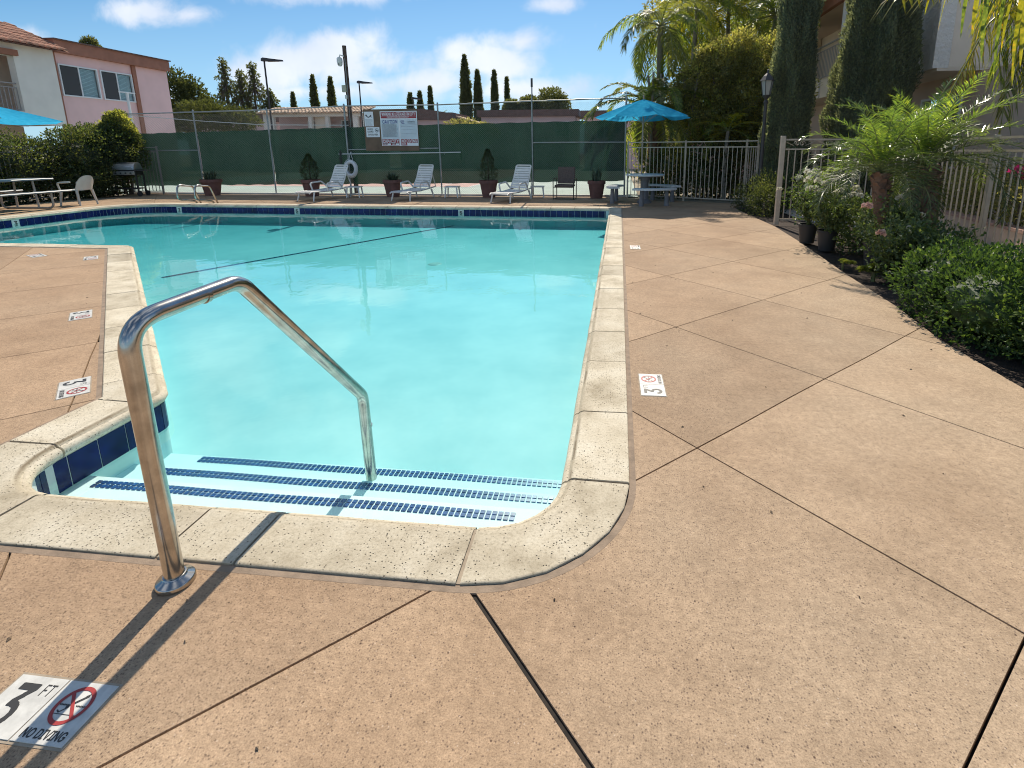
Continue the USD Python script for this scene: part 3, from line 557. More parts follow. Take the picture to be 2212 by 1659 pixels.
plate(sg, .32, -.395, .56, .125, M['sign_red'], 'band', .004, -.003); plate(sg, .14, -.495, .20, .08, M['sign_red'], 'band', .004, -.003)
letters(sg, 'CAPACITY', .105, -.31, -.455, M['sign_white'], .54, y=-.006); letters(sg, 'NO DIVING', .095, .32, -.442, M['sign_white'], .51, y=-.006)
letters(sg, 'POOL', .05, -.50, -.522, M['sign_white'], .15, y=-.006); letters(sg, 'SPA', .05, -.215, -.522, M['sign_white'], .11, y=-.006)
plate(sg, -.37, -.497, .11, .055, M['sign_white'], 'blank', .002, -.006); plate(sg, -.09, -.497, .11, .055, M['sign_white'], 'blank', .002, -.006)
small_print(sg, .14, -.475, .16, 2, .035, M['sign_white'], 8, -.0056)
s2 = thing('sign', 'narrow white sign with black swimmer symbol at the upper left of the board', 'sign', (-8.18, YS, 2.475))
plate(s2, 0, 0, .31, .46, M['sign_white'], 'sheet', .005)
mb = MB()
for g in (Point(-.085, .115).buffer(.026), LineString([(-.08, .10), (-.02, .055), (.03, .07), (.08, .12)]).buffer(.014), LineString([(.05, .09), (.09, .06)]).buffer(.010)):
    v, f = trimesh.creation.triangulate_polygon(g, engine='earcut'); mb.raw(np.c_[v[:, 0], np.full(len(v), -.004), v[:, 1]], f)
mb.build('swimmer_symbol', M['black'], s2); small_print(s2, 0, -.02, .24, 6, .035, M['sign_grey'], 12)
s3 = thing('sign', 'small white landscape sign reading NO PETS ALLOWED IN POOL AREA', 'sign', (-8.075, YS, 2.06))
mb = MB().raw(*(lambda m: (np.c_[m.vertices[:, 0], m.vertices[:, 2] - .0025, m.vertices[:, 1]], m.faces[:, ::-1]))(trimesh.creation.extrude_polygon(sbox(-.215, -.145, .215, .145).buffer(.015), .005, engine='earcut'))); mb.build('sheet', M['sign_white'], s3)
for t, x, z, w in (('NO PETS', -.085, .065, .19), ('ALLOWED', -.085, -.01, .20), ('IN POOL AREA', -.0, -.105, .34)): letters(s3, t, .05, x, z, M['black'], w)
mb = MB()
for g in (Point(0, 0).buffer(.062).difference(Point(0, 0).buffer(.052)), LineString([(-.04, .04), (.04, -.04)]).buffer(.005), Polygon([(-.03, -.03), (-.03, .01), (-.015, .03), (0, .01), (.03, .012), (.03, -.03), (.015, -.03), (.01, -.01), (-.01, -.01), (-.015, -.03)])):
    v, f = trimesh.creation.triangulate_polygon(g, engine='earcut'); mb.raw(np.c_[v[:, 0] + .135, np.full(len(v), -.0042), v[:, 1] + .055], f)
mb.build('no_dog_symbol', M['black'], s3)
M['white_plastic'] = mat('white_plastic', (.66, .66, .65), .45, var=.05, vs=8)
lr = thing('life_ring', 'white life ring hanging from the fence rail behind the first lounger', 'life ring', (-8.93, YF - .12, .88))
t_ = np.linspace(0, 2 * PI, 41); MB().tube(np.c_[np.cos(t_) * .175, np.zeros(41), np.sin(t_) * .225], .062, 12, False).build('ring', M['white_plastic'], lr, smooth=True)
MB().tube(np.c_[np.cos(t_) * .25, np.zeros(41) - .02, np.sin(t_) * .30 * (1 + .05 * np.sin(t_ * 4))], .007, 6, False).build('grab_rope', M['white_plastic'], lr, smooth=True)
MB().tube([(-.06, .02, .26), (-.02, .05, .45), (.0, .1, .55)], .008, 6).tube([(.08, .02, .26), (.03, .05, .45), (.0, .1, .55)], .008, 6).build('hanging_rope', M['white_plastic'], lr, smooth=True)
rp = thing('rescue_pole', 'long aluminium rescue pole lying on hooks across the fence below the sign board', 'pole', (0, YF - .06, 0))
MB().tube([(-9.35, 0, 1.355), (-5.15, 0, 1.405)], .019, 10).build('pole', mat('pole_aluminium', (.52, .53, .52), .4, .3), rp, smooth=50)
for x in (-8.9, -5.7): MB().tube([(x, .05, 1.42), (x, -.02, 1.40), (x, -.03, 1.34), (x, .02, 1.335)], .006, 6).build('hook', M['galv'], rp)
bs = thing('brush', 'dark bristled pool brush hanging on the fence left of the life ring', 'brush', (-9.27, YF - .09, 1.22))
br = np.random.default_rng(5); mb = MB()
for k in range(260):
    z = br.uniform(-.24, .24); a = br.uniform(0, 2 * PI); r = .075 * (1 - (z / .3) ** 2) + .02; p = np.array([0, 0, z]); q = np.array([math.cos(a) * r, math.sin(a) * r * .6, z + br.uniform(-.03, .03)])
    u = np.array([0, 0, .005]); mb.raw([p + u, p - u, q], [[0, 1, 2]])
mb.build('bristles', M['black'], bs); MB().tube([(0, 0, -.27), (0, 0, .27)], .016, 8).build('handle', M['black'], bs)

# poles behind the fence
M['pole_wood'] = mat('pole_wood', (.075, .045, .032), .85, var=.35, vs=10, bump=.004, bs=40)
M['cam_white'] = mat('camera_white', (.62, .61, .56), .4)
M['dark_glass'] = mat('dark_glass', (.012, .013, .015), .08)
up = thing('utility_pole', 'dark wooden utility pole standing behind the fence near the sign board', 'pole', (-8.98, 16.62, 0))
MB().tube([(0, 0, -.1), (0, 0, 2.5), (.0, 0, 4.80)], [.075, .070, .062], 12).build('post', M['pole_wood'], up, smooth=50)
MB().box((-.07, -.08, 3.46), (.14, .10, .22), ch=.008).build('junction_box', mat('box_beige', (.42, .40, .30), .5), up)
MB().box((-.03, -.08, 3.20), (.07, .06, .12), ch=.006).build('small_box', M['cam_white'], up)
MB().tube([(.03, -.075, 0.1), (.03, -.078, 4.4)], .008, 6).build('conduit', M['galv'], up)
sc = thing('security_camera', 'white dome security camera mounted near the top of the wooden utility pole', 'camera', (-9.12, 16.52, 4.30))
MB().tube([(.13, .06, .17), (.02, 0, .20), (0, 0, .12)], .022, 8).build('bracket', M['cam_white'], sc, smooth=50)
MB().lathe([(.0, .14), (.05, .135), (.085, .10), (.09, .02), (.088, -.03), (.0, -.03)], n=16).build('housing', M['cam_white'], sc, smooth=45)
MB().lathe([(.084, -.03), (.078, -.09), (.05, -.14), (0, -.155)], n=16).build('dome', M['cam_white'], sc, smooth=45)
MB().sphere((-.0, -.065, -.085), .026, 1).build('lens', M['dark_glass'], sc, smooth=True)
tp = thing('fence_light', 'slim pole with a small dark fixture rising above the fence post near the third lounger', 'pole', (-2.80, YF + .05, 0))
MB().tube([(0, 0, 0), (0, 0, 3.45)], .021, 8).build('pole', M['galv'], tp, smooth=50)
MB().tube([(0, 0, 3.40), (0, 0, 3.66)], .034, 10).build('fixture', M['black'], tp, smooth=50)
M['lamp_dark'] = mat('lamp_bronze', (.035, .030, .028), .5)
M['lens'] = mat('lamp_lens', (.30, .31, .32), .3)
def court_light(loc, h, w, label):
    o = thing('court_light', label, 'court light', loc, group='tennis court lights')
    MB().tube([(0, 0, 0), (0, 0, h - .05)], [.055, .042], 10).build('pole', M['lamp_dark'], o, smooth=50)
    b = MB(); n = 9; xs = np.linspace(-.12, w, n)
    hw = np.interp(xs, [-.12, 0, w * .6, w], [.10, .17, .15, .07]); zt = np.interp(xs, [-.12, 0, w * .55, w], [.07, .11, .03, -.02]) ; zb = np.interp(xs, [-.12, 0, w * .5, w], [-.06, -.05, -.075, -.085])
    v = []
    for x, a, t, bb in zip(xs, hw, zt, zb): v += [(x, -a, bb), (x, a, bb), (x, a * .8, t), (x, -a * .8, t)]
    f = [[k * 4 + p, (k + 1) * 4 + p, (k + 1) * 4 + (p + 1) % 4, k * 4 + (p + 1) % 4] for k in range(n - 1) for p in range(4)] + [[0, 1, 2, 3], [(n - 1) * 4 + 3, (n - 1) * 4 + 2, (n - 1) * 4 + 1, (n - 1) * 4]]
    MB().raw(np.array(v) + [0, 0, h], f).build('lamp_head', M['lamp_dark'], o)
    MB().box((w * .45, 0, h - .083), (w * .55, .2, .012)).build('lens', M['lens'], o)
    return o
court_light((-18.50, 26, 0), 6.10, 1.02, 'tallest shoebox court light on a dark pole, left of the utility pole')
court_light((-18.05, 35, 0), 6.10, .95, 'second court light on a dark pole, just right of the utility pole')
court_light((-18.3, 45, 0), 6.0, .85, 'most distant court light, small between thin cypresses above the sign board')
# the court
M['court'] = mat('court_green', (.34, .42, .37), .85, var=.10, vs=.8); M['court_red'] = mat('court_salmon', (.47, .30, .25), .85, var=.10, vs=.9); M['line'] = mat('court_line', (.72, .72, .70), .7)
co = thing('tennis_court', kind='structure')
MB().flat(sbox(-22.5, 16.48, .6, 52), -.012).build('surround', M['court'], co)
MB().flat(sbox(-17.2, 20.5, -6.2, 44), -.008).build('playing_area', M['court_red'], co)
for x in (-17.2, -15.83, -11.7, -7.57, -6.2): MB().flat(sbox(x - .03, 20.5, x + .03, 44), -.004).build('line', M['line'], co)
for y in (20.5, 26, 38.9, 44): MB().flat(sbox(-17.17, y - .03, -6.23, y + .03), -.003).build('line', M['line'], co)
# ---------------------------------------------------------------- furniture
M['resin'] = mat('white_resin', (.70, .67, .62), .42, var=.06, vs=5)
def make_lounger(loc, rz, label):
    o = thing('sun_lounger', label, 'sun lounger', loc, rz, 'white resin loungers by the fence')
    m = M['resin']; W = .56; sh, ch = .285, .012
    for s in (-1, 1):
        MB().tube([(s * W / 2, -.98, .235), (s * W / 2, -.9, .27), (s * W / 2, -.2, .265), (s * W / 2, .30, .30), (s * W / 2, .62, .33)], .022, 8).build('side_rail', m, o, smooth=50)
        MB().tube(rounded([(s * W / 2, .28, .30), (s * (W / 2 - .02), .50, .62), (s * (W / 2 - .03), .68, .985)], [.3], 5), .021, 8).build('back_rail', m, o, smooth=50)
        MB().tube(rounded([(s * (W / 2 + .03), -.28, .27), (s * (W / 2 + .05), -.34, .50), (s * (W / 2 + .045), .10, .53), (s * (W / 2 + .02), .30, .36)], [.07, .10], 6), .024, 8).build('armrest', m, o, smooth=50)
    for y, sp_ in ((-.80, -.08), (.42, .10)):
        for s in (-1, 1): MB().tube([(s * W / 2, y, .27), (s * (W / 2 + .015), y + sp_ * .5, .13), (s * (W / 2 + .03), y + sp_, .0)], [.030, .024, .020], 8).build('leg', m, o, smooth=50)
    for k in range(12):
        y = -.93 + k * .103; z = .272 + (.0 if y < -.2 else (y + .2) * .06) - (.02 if k == 0 else 0)
        MB().box((0, y, z), (W - .02, .086, .016), ch=.005).build('seat_slat', m, o)
    ang = math.atan2(.985 - .30, .68 - .28)
    for k in range(9):
        t = .09 + k * .105; y, z = .28 + .40 * t * 1.0, .30 + .685 * t
        MB().box((0, y, z), (W - .05 - .03 * t, .070, .018), rx=ang, ch=.005).build('back_slat', m, o)
    MB().tube(rounded([(-W / 2 + .03, .68, .975), (-W / 2 + .06, .70, 1.01), (W / 2 - .06, .70, 1.01), (W / 2 - .03, .68, .975)], [.03, .03], 4), .022, 8).build('top_rail', m, o, smooth=50)
    for s in (-1, 1): MB().tube([(s * .2, .62, .86), (s * .22, .82, .30)], .014, 6).build('back_strut', m, o)
    return o
l0 = make_lounger((-9.05, 14.98, 0), -.24, 'white slatted sun lounger in front of the life ring, leftmost of three')
copy_of(l0, (-6.28, 15.25, 0), -.16, 'white slatted sun lounger below the right half of the sign board, between two pots')
copy_of(l0, (-3.12, 14.95, 0), -.26, 'white slatted sun lounger nearest the brown wicker chair, rightmost of three')
def side_table(loc, rz, label):
    o = thing('side_table', label, 'side table', loc, rz, 'low white side tables')
    MB().prism(sbox(-.19, -.19, .19, .19).buffer(.03), .325, .352).build('tabletop', M['resin'], o)
    for a in (-1, 1):
        for b in (-1, 1): MB().tube([(a * .17, b * .17, .33), (a * .20, b * .20, 0)], [.026, .019], 8).build('leg', M['resin'], o, smooth=50)
    return o
t0 = side_table((-8.42, 15.45, 0), .2, 'low white side table half hidden behind the leftmost sun lounger')
copy_of(t0, (-5.28, 15.72, 0), .1, 'low white side table right of the middle sun lounger')
copy_of(t0, (-2.58, 15.95, 0), .15, 'low side table behind the rightmost sun lounger, against the fence')
M['wicker'] = mat('wicker', (.105, .070, .055), .7, var=.35, vs=40, bump=.004, bs=130)
M['bronze'] = mat('bronze_tube', (.08, .065, .055), .45, .5)
wc = thing('patio_chair', 'brown woven patio armchair on thin metal legs beside the last pot', 'chair', (-1.66, 15.50, 0), -.06)
MB().box((0, 0, .40), (.56, .52, .07), ch=.02).build('seat', M['wicker'], wc); MB().box((0, .30, .70), (.54, .06, .52), rx=-.16, ch=.02).build('backrest', M['wicker'], wc)
for s in (-1, 1):
    MB().tube(rounded([(s * .31, .30, .02), (s * .31, .30, .62), (s * .31, -.28, .62), (s * .31, -.28, .012), (s * .31, .24, .012)], [.08, .08, .05], 6), .014, 8).build('side_frame', M['bronze'], wc, smooth=50)
MB().tube([(-.31, -.24, .02), (.31, -.24, .02)], .011, 6).tube([(-.31, .22, .02), (.31, .22, .02)], .011, 6).tube([(-.31, -.2, .36), (.31, -.2, .36)], .011, 6).build('stretcher', M['bronze'], wc)
M['terracotta'] = mat('terracotta', (.155, .070, .055), .85, var=.22, vs=6)
M['agave'] = leaf_mat('agave_leaf', (.035, .055, .04), (.08, .11, .075), trans=.15)
M['cone_shrub'] = leaf_mat('cone_shrub_leaf', (.030, .045, .026), (.075, .10, .045), trans=.25)
def pot(o, r, h):
    MB().lathe([(0, 0), (r * .66, 0), (r * .90, h * .80), (r * .90, h * .81), (r * 1.0, h * .82), (r * 1.0, h), (r * .92, h), (r * .88, h * .90), (0, h * .88)], n=24).build('pot', M['terracotta'], o, smooth=35)
    MB().lathe([(0, h * .90), (r * .885, h * .90)], n=20).build('potting_soil', M['dirt'], o)
def blades(mb, n, r0, h, spread, w, seed, z0):
    r = np.random.default_rng(seed)
    for k in range(n):
        a = r.uniform(0, 2 * PI); s = r.uniform(.15, 1) * spread; hh = h * r.uniform(.65, 1) * (1 - .35 * s / max(spread, .01)); d = np.array([math.cos(a), math.sin(a), 0]); q = np.array([-d[1], d[0], 0])
        b = d * r.uniform(0, r0) + [0, 0, z0]; ww = w * r.uniform(.8, 1.2)
        p = [b, b + d * s * .4 + [0, 0, hh * .55], b + d * s + [0, 0, hh]]
        mb.raw([p[0] - q * ww * .7, p[0] + q * ww * .7, p[1] + q * ww, p[1] - q * ww, p[2], p[1] - d * ww * .4], [[0, 1, 2], [0, 2, 5], [0, 5, 3], [3, 5, 4], [5, 2, 4]])
def leafcloud(C, D, Lf, Wf, r, fold=.18):
    C = np.asarray(C, float); n = len(C); D = D / np.maximum(np.linalg.norm(D, axis=1, keepdims=True), 1e-9)
    S_ = np.cross(D, r.normal(size=(n, 3))); S_ /= np.maximum(np.linalg.norm(S_, axis=1, keepdims=True), 1e-9); Nn = np.cross(S_, D)
    Lf = np.broadcast_to(Lf, (n,))[:, None]; Wf = np.broadcast_to(Wf, (n,))[:, None]
    mid = C + D * Lf * .5 + Nn * Wf * fold
    v = np.stack([C, mid + S_ * Wf / 2, C + D * Lf, mid - S_ * Wf / 2], 1).reshape(-1, 3); b = np.arange(n)[:, None] * 4
    return v, np.vstack([b + [0, 1, 2], b + [0, 2, 3]])
def unit(r, n):
    v = r.normal(size=(n, 3)); return v / np.linalg.norm(v, axis=1, keepdims=True)
def potted(x, y, kind, top_, label, seed, r=.30):
    o = thing('potted_plant', label, 'potted plant', (x, y, 0), group='terracotta pots along the fence')
    pot(o, r, .54); rr = np.random.default_rng(seed); mb = MB()
    if kind == 'blade': blades(mb, 46, r * .5, top_ - .50, .26, .024, seed, .50); mb.build('leaves', M['agave'], o)
    elif kind == 'snake': blades(mb, 34, r * .6, top_ - .50, .16, .028, seed, .50); mb.build('leaves', M['agave'], o)
    else:
        n = 3600; h = top_ - .52; t = rr.random(n) ** .8; rad = np.interp(t, [0, .15, .45, .8, 1], [.12, .26, .24, .13, .02]) ; a = rr.uniform(0, 2 * PI, n); rad = rad * (.45 + 1.05 * meshkit.noise(np.c_[np.cos(a) * 2 + seed, np.sin(a) * 2, t * 6])); k = np.sqrt(rr.random(n)) * .25 + .75
        C = np.c_[np.cos(a) * rad * k, np.sin(a) * rad * k, .52 + t * h]; D = np.c_[np.cos(a), np.sin(a), np.full(n, .9)] + rr.normal(0, .5, (n, 3))
        mb.raw(*leafcloud(C, D, rr.uniform(.03, .055, n), rr.uniform(.012, .02, n), rr)); mb.build('foliage', M['cone_shrub'], o); MB().tube([(0, 0, .48), (0, 0, .5 + h * .8)], [.02, .008], 6).build('stem', M['pole_wood'], o)
    return o
potted(-13.70, 15.82, 'blade', .95, 'terracotta pot with spiky plant behind the pool ladder, leftmost of the row', 21, .33)
potted(-10.13, 15.85, 'cone', 1.36, 'terracotta pot with leafy conical shrub left of the leftmost lounger', 22)
potted(-7.32, 15.85, 'blade', .86, 'terracotta pot with low spiky plant between the left and middle loungers', 23)
potted(-4.13, 15.85, 'cone', 1.50, 'terracotta pot with tall conical shrub between the middle and right loungers', 24)
potted(-.71, 15.80, 'snake', 1.06, 'terracotta pot with upright sword leaves right of the wicker chair', 25, .28)

# round table, benches, umbrella
M['table'] = mat('table_fibreglass', (.56, .56, .55), .5, var=.08, vs=6)
M['table_leg'] = mat('table_leg', (.16, .155, .16), .6, var=.2, vs=6)
rt = thing('picnic_table', 'round pale table with curved benches under the blue umbrella by the fence', 'table', (.70, 14.45, 0))
MB().lathe([(0, .805), (.50, .805), (.53, .79), (.53, .765), (.50, .75), (0, .75)], n=32).build('tabletop', M['table'], rt, smooth=35)
MB().lathe([(.20, 0), (.20, .05), (.11, .12), (.10, .60), (.20, .75)], n=16).build('pedestal', M['table_leg'], rt, smooth=40)
for a0 in (-PI / 2 + .25, PI * .95, PI * .28):
    t = np.linspace(a0 - .60, a0 + .60, 12); po = [(math.cos(q) * 1.06, math.sin(q) * 1.06) for q in t] + [(math.cos(q) * .78, math.sin(q) * .78) for q in t[::-1]]
    b = MB().prism(Polygon(po).buffer(.01), .42, .47).build('bench', M['table'], rt)
    for q in (t[2], t[-3]): MB().tube([(math.cos(q) * .92, math.sin(q) * .92, .42), (math.cos(q) * .92, math.sin(q) * .92, 0)], [.05, .07], 10).build('bench_leg', M['table_leg'], b, smooth=40)
def cloth_look(name, c1, c2):
    n = {'g': ('geometry', {}), 'nz': ('noise_texture', {'scale': 9.0, 'detail': 4.0}), 'r': ('rgb_ramp', {'ramp': [(.3, c1), (.7, c2)]}), 'd': ('diffuse_bsdf', {}), 't': ('translucent_bsdf', {}), 'm': ('mix_closure', {'fac': .48})}
    return usdkit.material(stage, '/World/Looks/' + name, n, [('g.position', 'nz.vector'), ('nz.fac', 'r.fac'), ('r.color', 'd.color'), ('r.color', 't.color'), ('d.BSDF', 'm.closure1'), ('t.BSDF', 'm.closure2')], surface='m.closure')
M['blue_cloth'] = cloth_look('blue_cloth', (.04, .42, .70), (.07, .52, .82))
M['pole_tan'] = mat('umbrella_pole', (.34, .26, .20), .5)
def umbrella(loc, z_edge, z_apex, R, label, ribs=8, rot=0.0, z_foot=0.0):
    o = thing('umbrella', label, 'umbrella', loc, rot)
    MB().tube([(0, 0, z_foot), (0, 0, z_apex + .02)], .021, 12).build('pole', M['pole_tan'], o, smooth=50)
    MB().lathe([(0, z_apex + .12), (.018, z_apex + .10), (.025, z_apex + .06), (.018, z_apex), (.02, z_apex - .01)], n=10).build('finial', M['pole_tan'], o, smooth=50)
    nr, ns = 12, 10
    for k in range(ribs):
        g = []; a0, a1 = k * 2 * PI / ribs, (k + 1) * 2 * PI / ribs
        for i in range(nr + 1):
            t = i / nr
            for j in range(ns + 1):
                w = j / ns; p0 = np.array([math.cos(a0), math.sin(a0)]); p1 = np.array([math.cos(a1), math.sin(a1)]); p = (p0 * (1 - w) + p1 * w) * R * t
                bow = 4 * w * (1 - w); p = p * (1 - .055 * bow * t)
                z = z_apex - (z_apex - z_edge) * (t ** 1.12) - .10 * bow * t * (1 - t * .55) + .0
                g.append((*p, z))
        f = [[i * (ns + 1) + j, (i + 1) * (ns + 1) + j, (i + 1) * (ns + 1) + j + 1, i * (ns + 1) + j + 1] for i in range(nr) for j in range(ns)]
        MB().raw(g, f).build('canopy_panel', M['blue_cloth'], o, smooth=True)
        d = np.array([math.cos(a0), math.sin(a0)])
        MB().tube([(*(d * R * t), z_apex - (z_apex - z_edge) * t ** 1.12 - .02) for t in np.linspace(.03, .99, 6)], .008, 6).build('rib', M['pole_tan'], o)
        MB().tube([(*(d * .03), z_apex - .62), (*(d * R * .5), z_apex - (z_apex - z_edge) * .5 ** 1.12 - .03)], .006, 5).build('strut', M['pole_tan'], o)
    MB().lathe([(.03, z_apex - .66), (.035, z_apex - .60), (.021, z_apex - .58)], n=10).build('runner', M['pole_tan'], o)
    return o
umbrella((.60, 14.48, 0), 2.32, 2.80, 1.33, 'bright blue market umbrella over the round table at the right', rot=.20, z_foot=.30)
umbrella((-15.5, 10.55, 0), 2.20, 2.72, 1.98, 'bright blue umbrella reaching in at the left edge above the picnic table', rot=.56, z_foot=.05)

# picnic table on the left, plastic chair, grill
M['slat_grey'] = mat('coated_grey', (.17, .19, .20), .45, var=.12, vs=10)
M['frame_pale'] = mat('frame_pale', (.36, .32, .28), .5, .2, var=.15, vs=8)
pt = thing('picnic_table', 'long grey rectangular picnic table with benches at the left edge', 'table', (-15.35, 10.90, 0), .06)
MB().box((0, 0, .755), (.74, 2.35, .045), ch=.012).build('tabletop', M['slat_grey'], pt)
for s in (-1, 1): MB().box((s * .70, .0, .445), (.27, 2.35, .04), ch=.012).build('bench', M['slat_grey'], pt)
for y in (-.62, .72):
    MB().tube(rounded([(-.70, y, .42), (-.72, y, .03), (.72, y, .03), (.70, y, .42)], [.14, .14], 8), .026, 8).build('base_frame', M['frame_pale'], pt, smooth=50)
    for s in (-1, 1): MB().tube([(s * .26, y, .73), (s * .30, y, .03)], .024, 8).build('table_leg', M['frame_pale'], pt, smooth=50)
    MB().tube([(-.70, y, .42), (.70, y, .42)], .02, 8).build('cross_bar', M['frame_pale'], pt, smooth=50)
pc = thing('plastic_chair', 'white plastic chair with rounded back at the end of the picnic table', 'chair', (-15.05, 12.62, 0), -1.45)
M['old_plastic'] = mat('old_plastic', (.50, .47, .42), .45, var=.07, vs=7)
th = np.linspace(-1.15, 1.15, 15); bk = []
for a in th:
    for t in np.linspace(0, 1, 6):
        topz = .82 - .20 * (abs(a) / 1.15) ** 2.4; bk.append((math.sin(a) * .27, .10 + math.cos(a) * .17 + t * .07, .43 + (topz - .43) * t))
f = [[i * 6 + j, (i + 1) * 6 + j, (i + 1) * 6 + j + 1, i * 6 + j + 1] for i in range(14) for j in range(5)]
bq = np.array(bk); MB().raw(np.r_[bq, bq * [1.07, 1.06, 1.0] + [0, .012, 0]], f + [[b + 90 for b in q[::-1]] for q in f]).build('backrest', M['old_plastic'], pc, smooth=True)
MB().prism(Polygon([(-.24, -.25), (.24, -.25), (.25, .15), (.15, .26), (-.15, .26), (-.25, .15)]).buffer(.02), .415, .435).build('seat', M['old_plastic'], pc)
for s in (-1, 1):
    MB().tube(rounded([(s * .26, -.22, .42), (s * .29, -.24, .63), (s * .29, .12, .65)], [.06], 6), .022, 8).build('armrest', M['old_plastic'], pc, smooth=50)
    for y, q in ((-.22, -.05), (.20, .07)): MB().tube([(s * .23, y, .42), (s * .27, y + q, 0)], [.034, .022], 8).build('leg', M['old_plastic'], pc, smooth=50)
M['grill_black'] = mat('grill_black', (.020, .019, .020), .4, var=.3, vs=8)
M['grill_steel'] = mat('grill_steel', (.42, .41, .40), .3, .8, var=.15, vs=12)
gr_ = thing('barbecue_grill', 'black gas barbecue grill with steel lid on a wheeled cart by the hedge', 'grill', (-16.25, 15.35, 0), .25, scale=(.92, .92, 1.0))
for a in (-1, 1):
    for b in (-1, 1): MB().box((a * .36, b * .20, .38), (.045, .045, .66)).build('leg', M['grill_black'], gr_)
MB().box((0, 0, .26), (.76, .44, .035)).build('shelf', M['grill_black'], gr_); MB().box((0, 0, .78), (.72, .46, .18), ch=.02).build('firebox', M['grill_black'], gr_)
MB().box((0, -.245, .77), (.70, .03, .12), ch=.01).build('control_panel', M['grill_steel'], gr_)
for k in range(4): MB().lathe([(0, .03), (.022, .03), (.026, 0)], n=10, M=frame((-.24 + .16 * k, -.262, .77), (1, 0, 0), (0, 0, 1))).build('knob', M['grill_black'], gr_)
t = np.linspace(0, PI * .75, 9); pr = [(-.25 + .25 * (1 - math.cos(q)) * .95, .88 + .24 * math.sin(q)) for q in t] + [(.24, .88)]
mb = MB(); k = len(pr); v = [(s * .35, y, z) for s in (-1, 1) for y, z in pr]; mb.raw(v, [[i, i + 1, k + i + 1, k + i] for i in range(k - 1)]); mb.raw(v[:k], [[0, i, i + 1] for i in range(1, k - 1)]); mb.raw(v[k:], [[0, i + 1, i] for i in range(1, k - 1)]); mb.build('lid', M['grill_steel'], gr_, smooth=30)
MB().tube([(-.27, -.27, .93), (-.27, -.30, .95), (.27, -.30, .95), (.27, -.27, .93)], .013, 8).build('lid_handle', M['grill_steel'], gr_, smooth=40)
for s in (-1, 1): MB().box((s * .54, 0, .85), (.34, .42, .03), ch=.01).build('side_shelf', M['grill_black'], gr_)
for s in (-1, 1): MB().lathe([(0, -.02), (.085, -.02), (.09, 0), (.085, .02), (0, .02)], n=16, M=frame((.40, s * .22, .09), (1, 0, 0), (0, 0, 1))).build('wheel', M['grill_black'], gr_, smooth=40)

# pool ladder rails
ld = thing('ladder_rail', 'pair of curved steel pool ladder rails on the far deck edge', 'ladder', (0, 0, 0))
for x in (-12.05, -11.52):
    MB().tube(rounded([(x, 13.46, -.05), (x, 13.22, .50), (x, 12.72, .55), (x, 12.66, .17), (x, 13.26, .07), (x, 13.33, -.05)], [.13, .12, .15, .08], 8), .024, 12).build('rail', M['steel'], ld, smooth=60)
# ---------------------------------------------------------------- iron pool fences
M['iron'] = mat('cream_iron', (.45, .37, .28), .5, var=.10, vs=8)
M['iron_dark'] = mat('weathered_iron', (.20, .18, .16), .6, var=.2, vs=8)
def iron_fence(pts, h, label, m=None, step=.115, posts=(), post_w=.05, scroll=False, name='iron_fence', big=(), gap=.17):
    m = m or M['iron']; o = thing(name, label, 'fence', (0, 0, 0))
    P = np.array(pts, float)
    for a, b in zip(P[:-1], P[1:]):
        d = b - a; Ln = np.linalg.norm(d); d /= Ln; rz = math.atan2(d[1], d[0]); mid = (a + b) / 2
        for z in (h - .02, h - gap, .10): MB().box((mid[0], mid[1], z), (Ln - post_w, .030, .030), rz).build('rail', m, o)
        n = int(Ln / step)
        for k in range(1, n):
            p = a + d * Ln * k / n; MB().box((p[0], p[1], (h - gap + .10) / 2), (.016, .016, h - gap - .13), rz).build('picket', m, o)
            if k % 6 == 3: MB().sphere((p[0], p[1], h * .52), .018, 1).build('knuckle', m, o)
        if scroll:
            for k in range(int(Ln / .62)):
                c = a + d * (.31 + .62 * k); mb = MB()
                for s in (-1, 1):
                    t = np.linspace(0, 2.6 * PI, 26); r = .055 * (1 - t / (3.1 * PI)); x = s * (.07 + np.cos(t) * r - .02); z = h - .095 + np.sin(t) * r
                    mb.tube(np.c_[c[0] + d[0] * x, c[1] + d[1] * x, z], .005, 5)
                    x2 = np.array([s * .11, s * .20, s * .29]); z2 = np.array([h - .13, h - .09, h - .045]); mb.tube(np.c_[c[0] + d[0] * x2, c[1] + d[1] * x2, z2], .005, 5)
                mb.build('scroll', m, o, smooth=50)
    for i, p in enumerate(P): MB().box((p[0], p[1], h / 2 + .01), (post_w, post_w, h + .02), 0, ch=.004).build('post', m, o)
    for p in posts: MB().box((p[0], p[1], h / 2 + .01), (post_w, post_w, h + .02), 0, ch=.004).build('post', m, o)
    return o
iron_fence([(.24, 15.95), (1.85, 15.10), (3.35, 14.30), (3.50, 13.7)], 1.70, 'cream iron picket fence behind the round table, meeting the tall chain link fence', M['iron'])
g = iron_fence([(3.10, 10.40), (4.45, 10.40), (5.15, 9.6)], 1.66, 'cream iron gate panel with scrollwork beside the right cypress', M['iron'], scroll=True, name='iron_gate', gap=.20)
MB().box((3.10, 10.40, .855), (.085, .085, 1.71), ch=.006).build('gate_post', M['iron'], g)
iron_fence([(5.10, 9.45), (5.02, 7.60), (4.95, 5.75), (4.90, 3.9)], 1.62, 'cream iron picket fence behind the small date palms at the right', M['iron'], step=.125, post_w=.062, scroll=True, gap=.19)
iron_fence([(-17.4, 7.5), (-17.4, 11.0), (-17.35, 14.3), (-17.0, 16.1), (-15.9, 16.2)], 1.62, 'weathered iron fence half buried in the hedge at the left', M['iron_dark'])

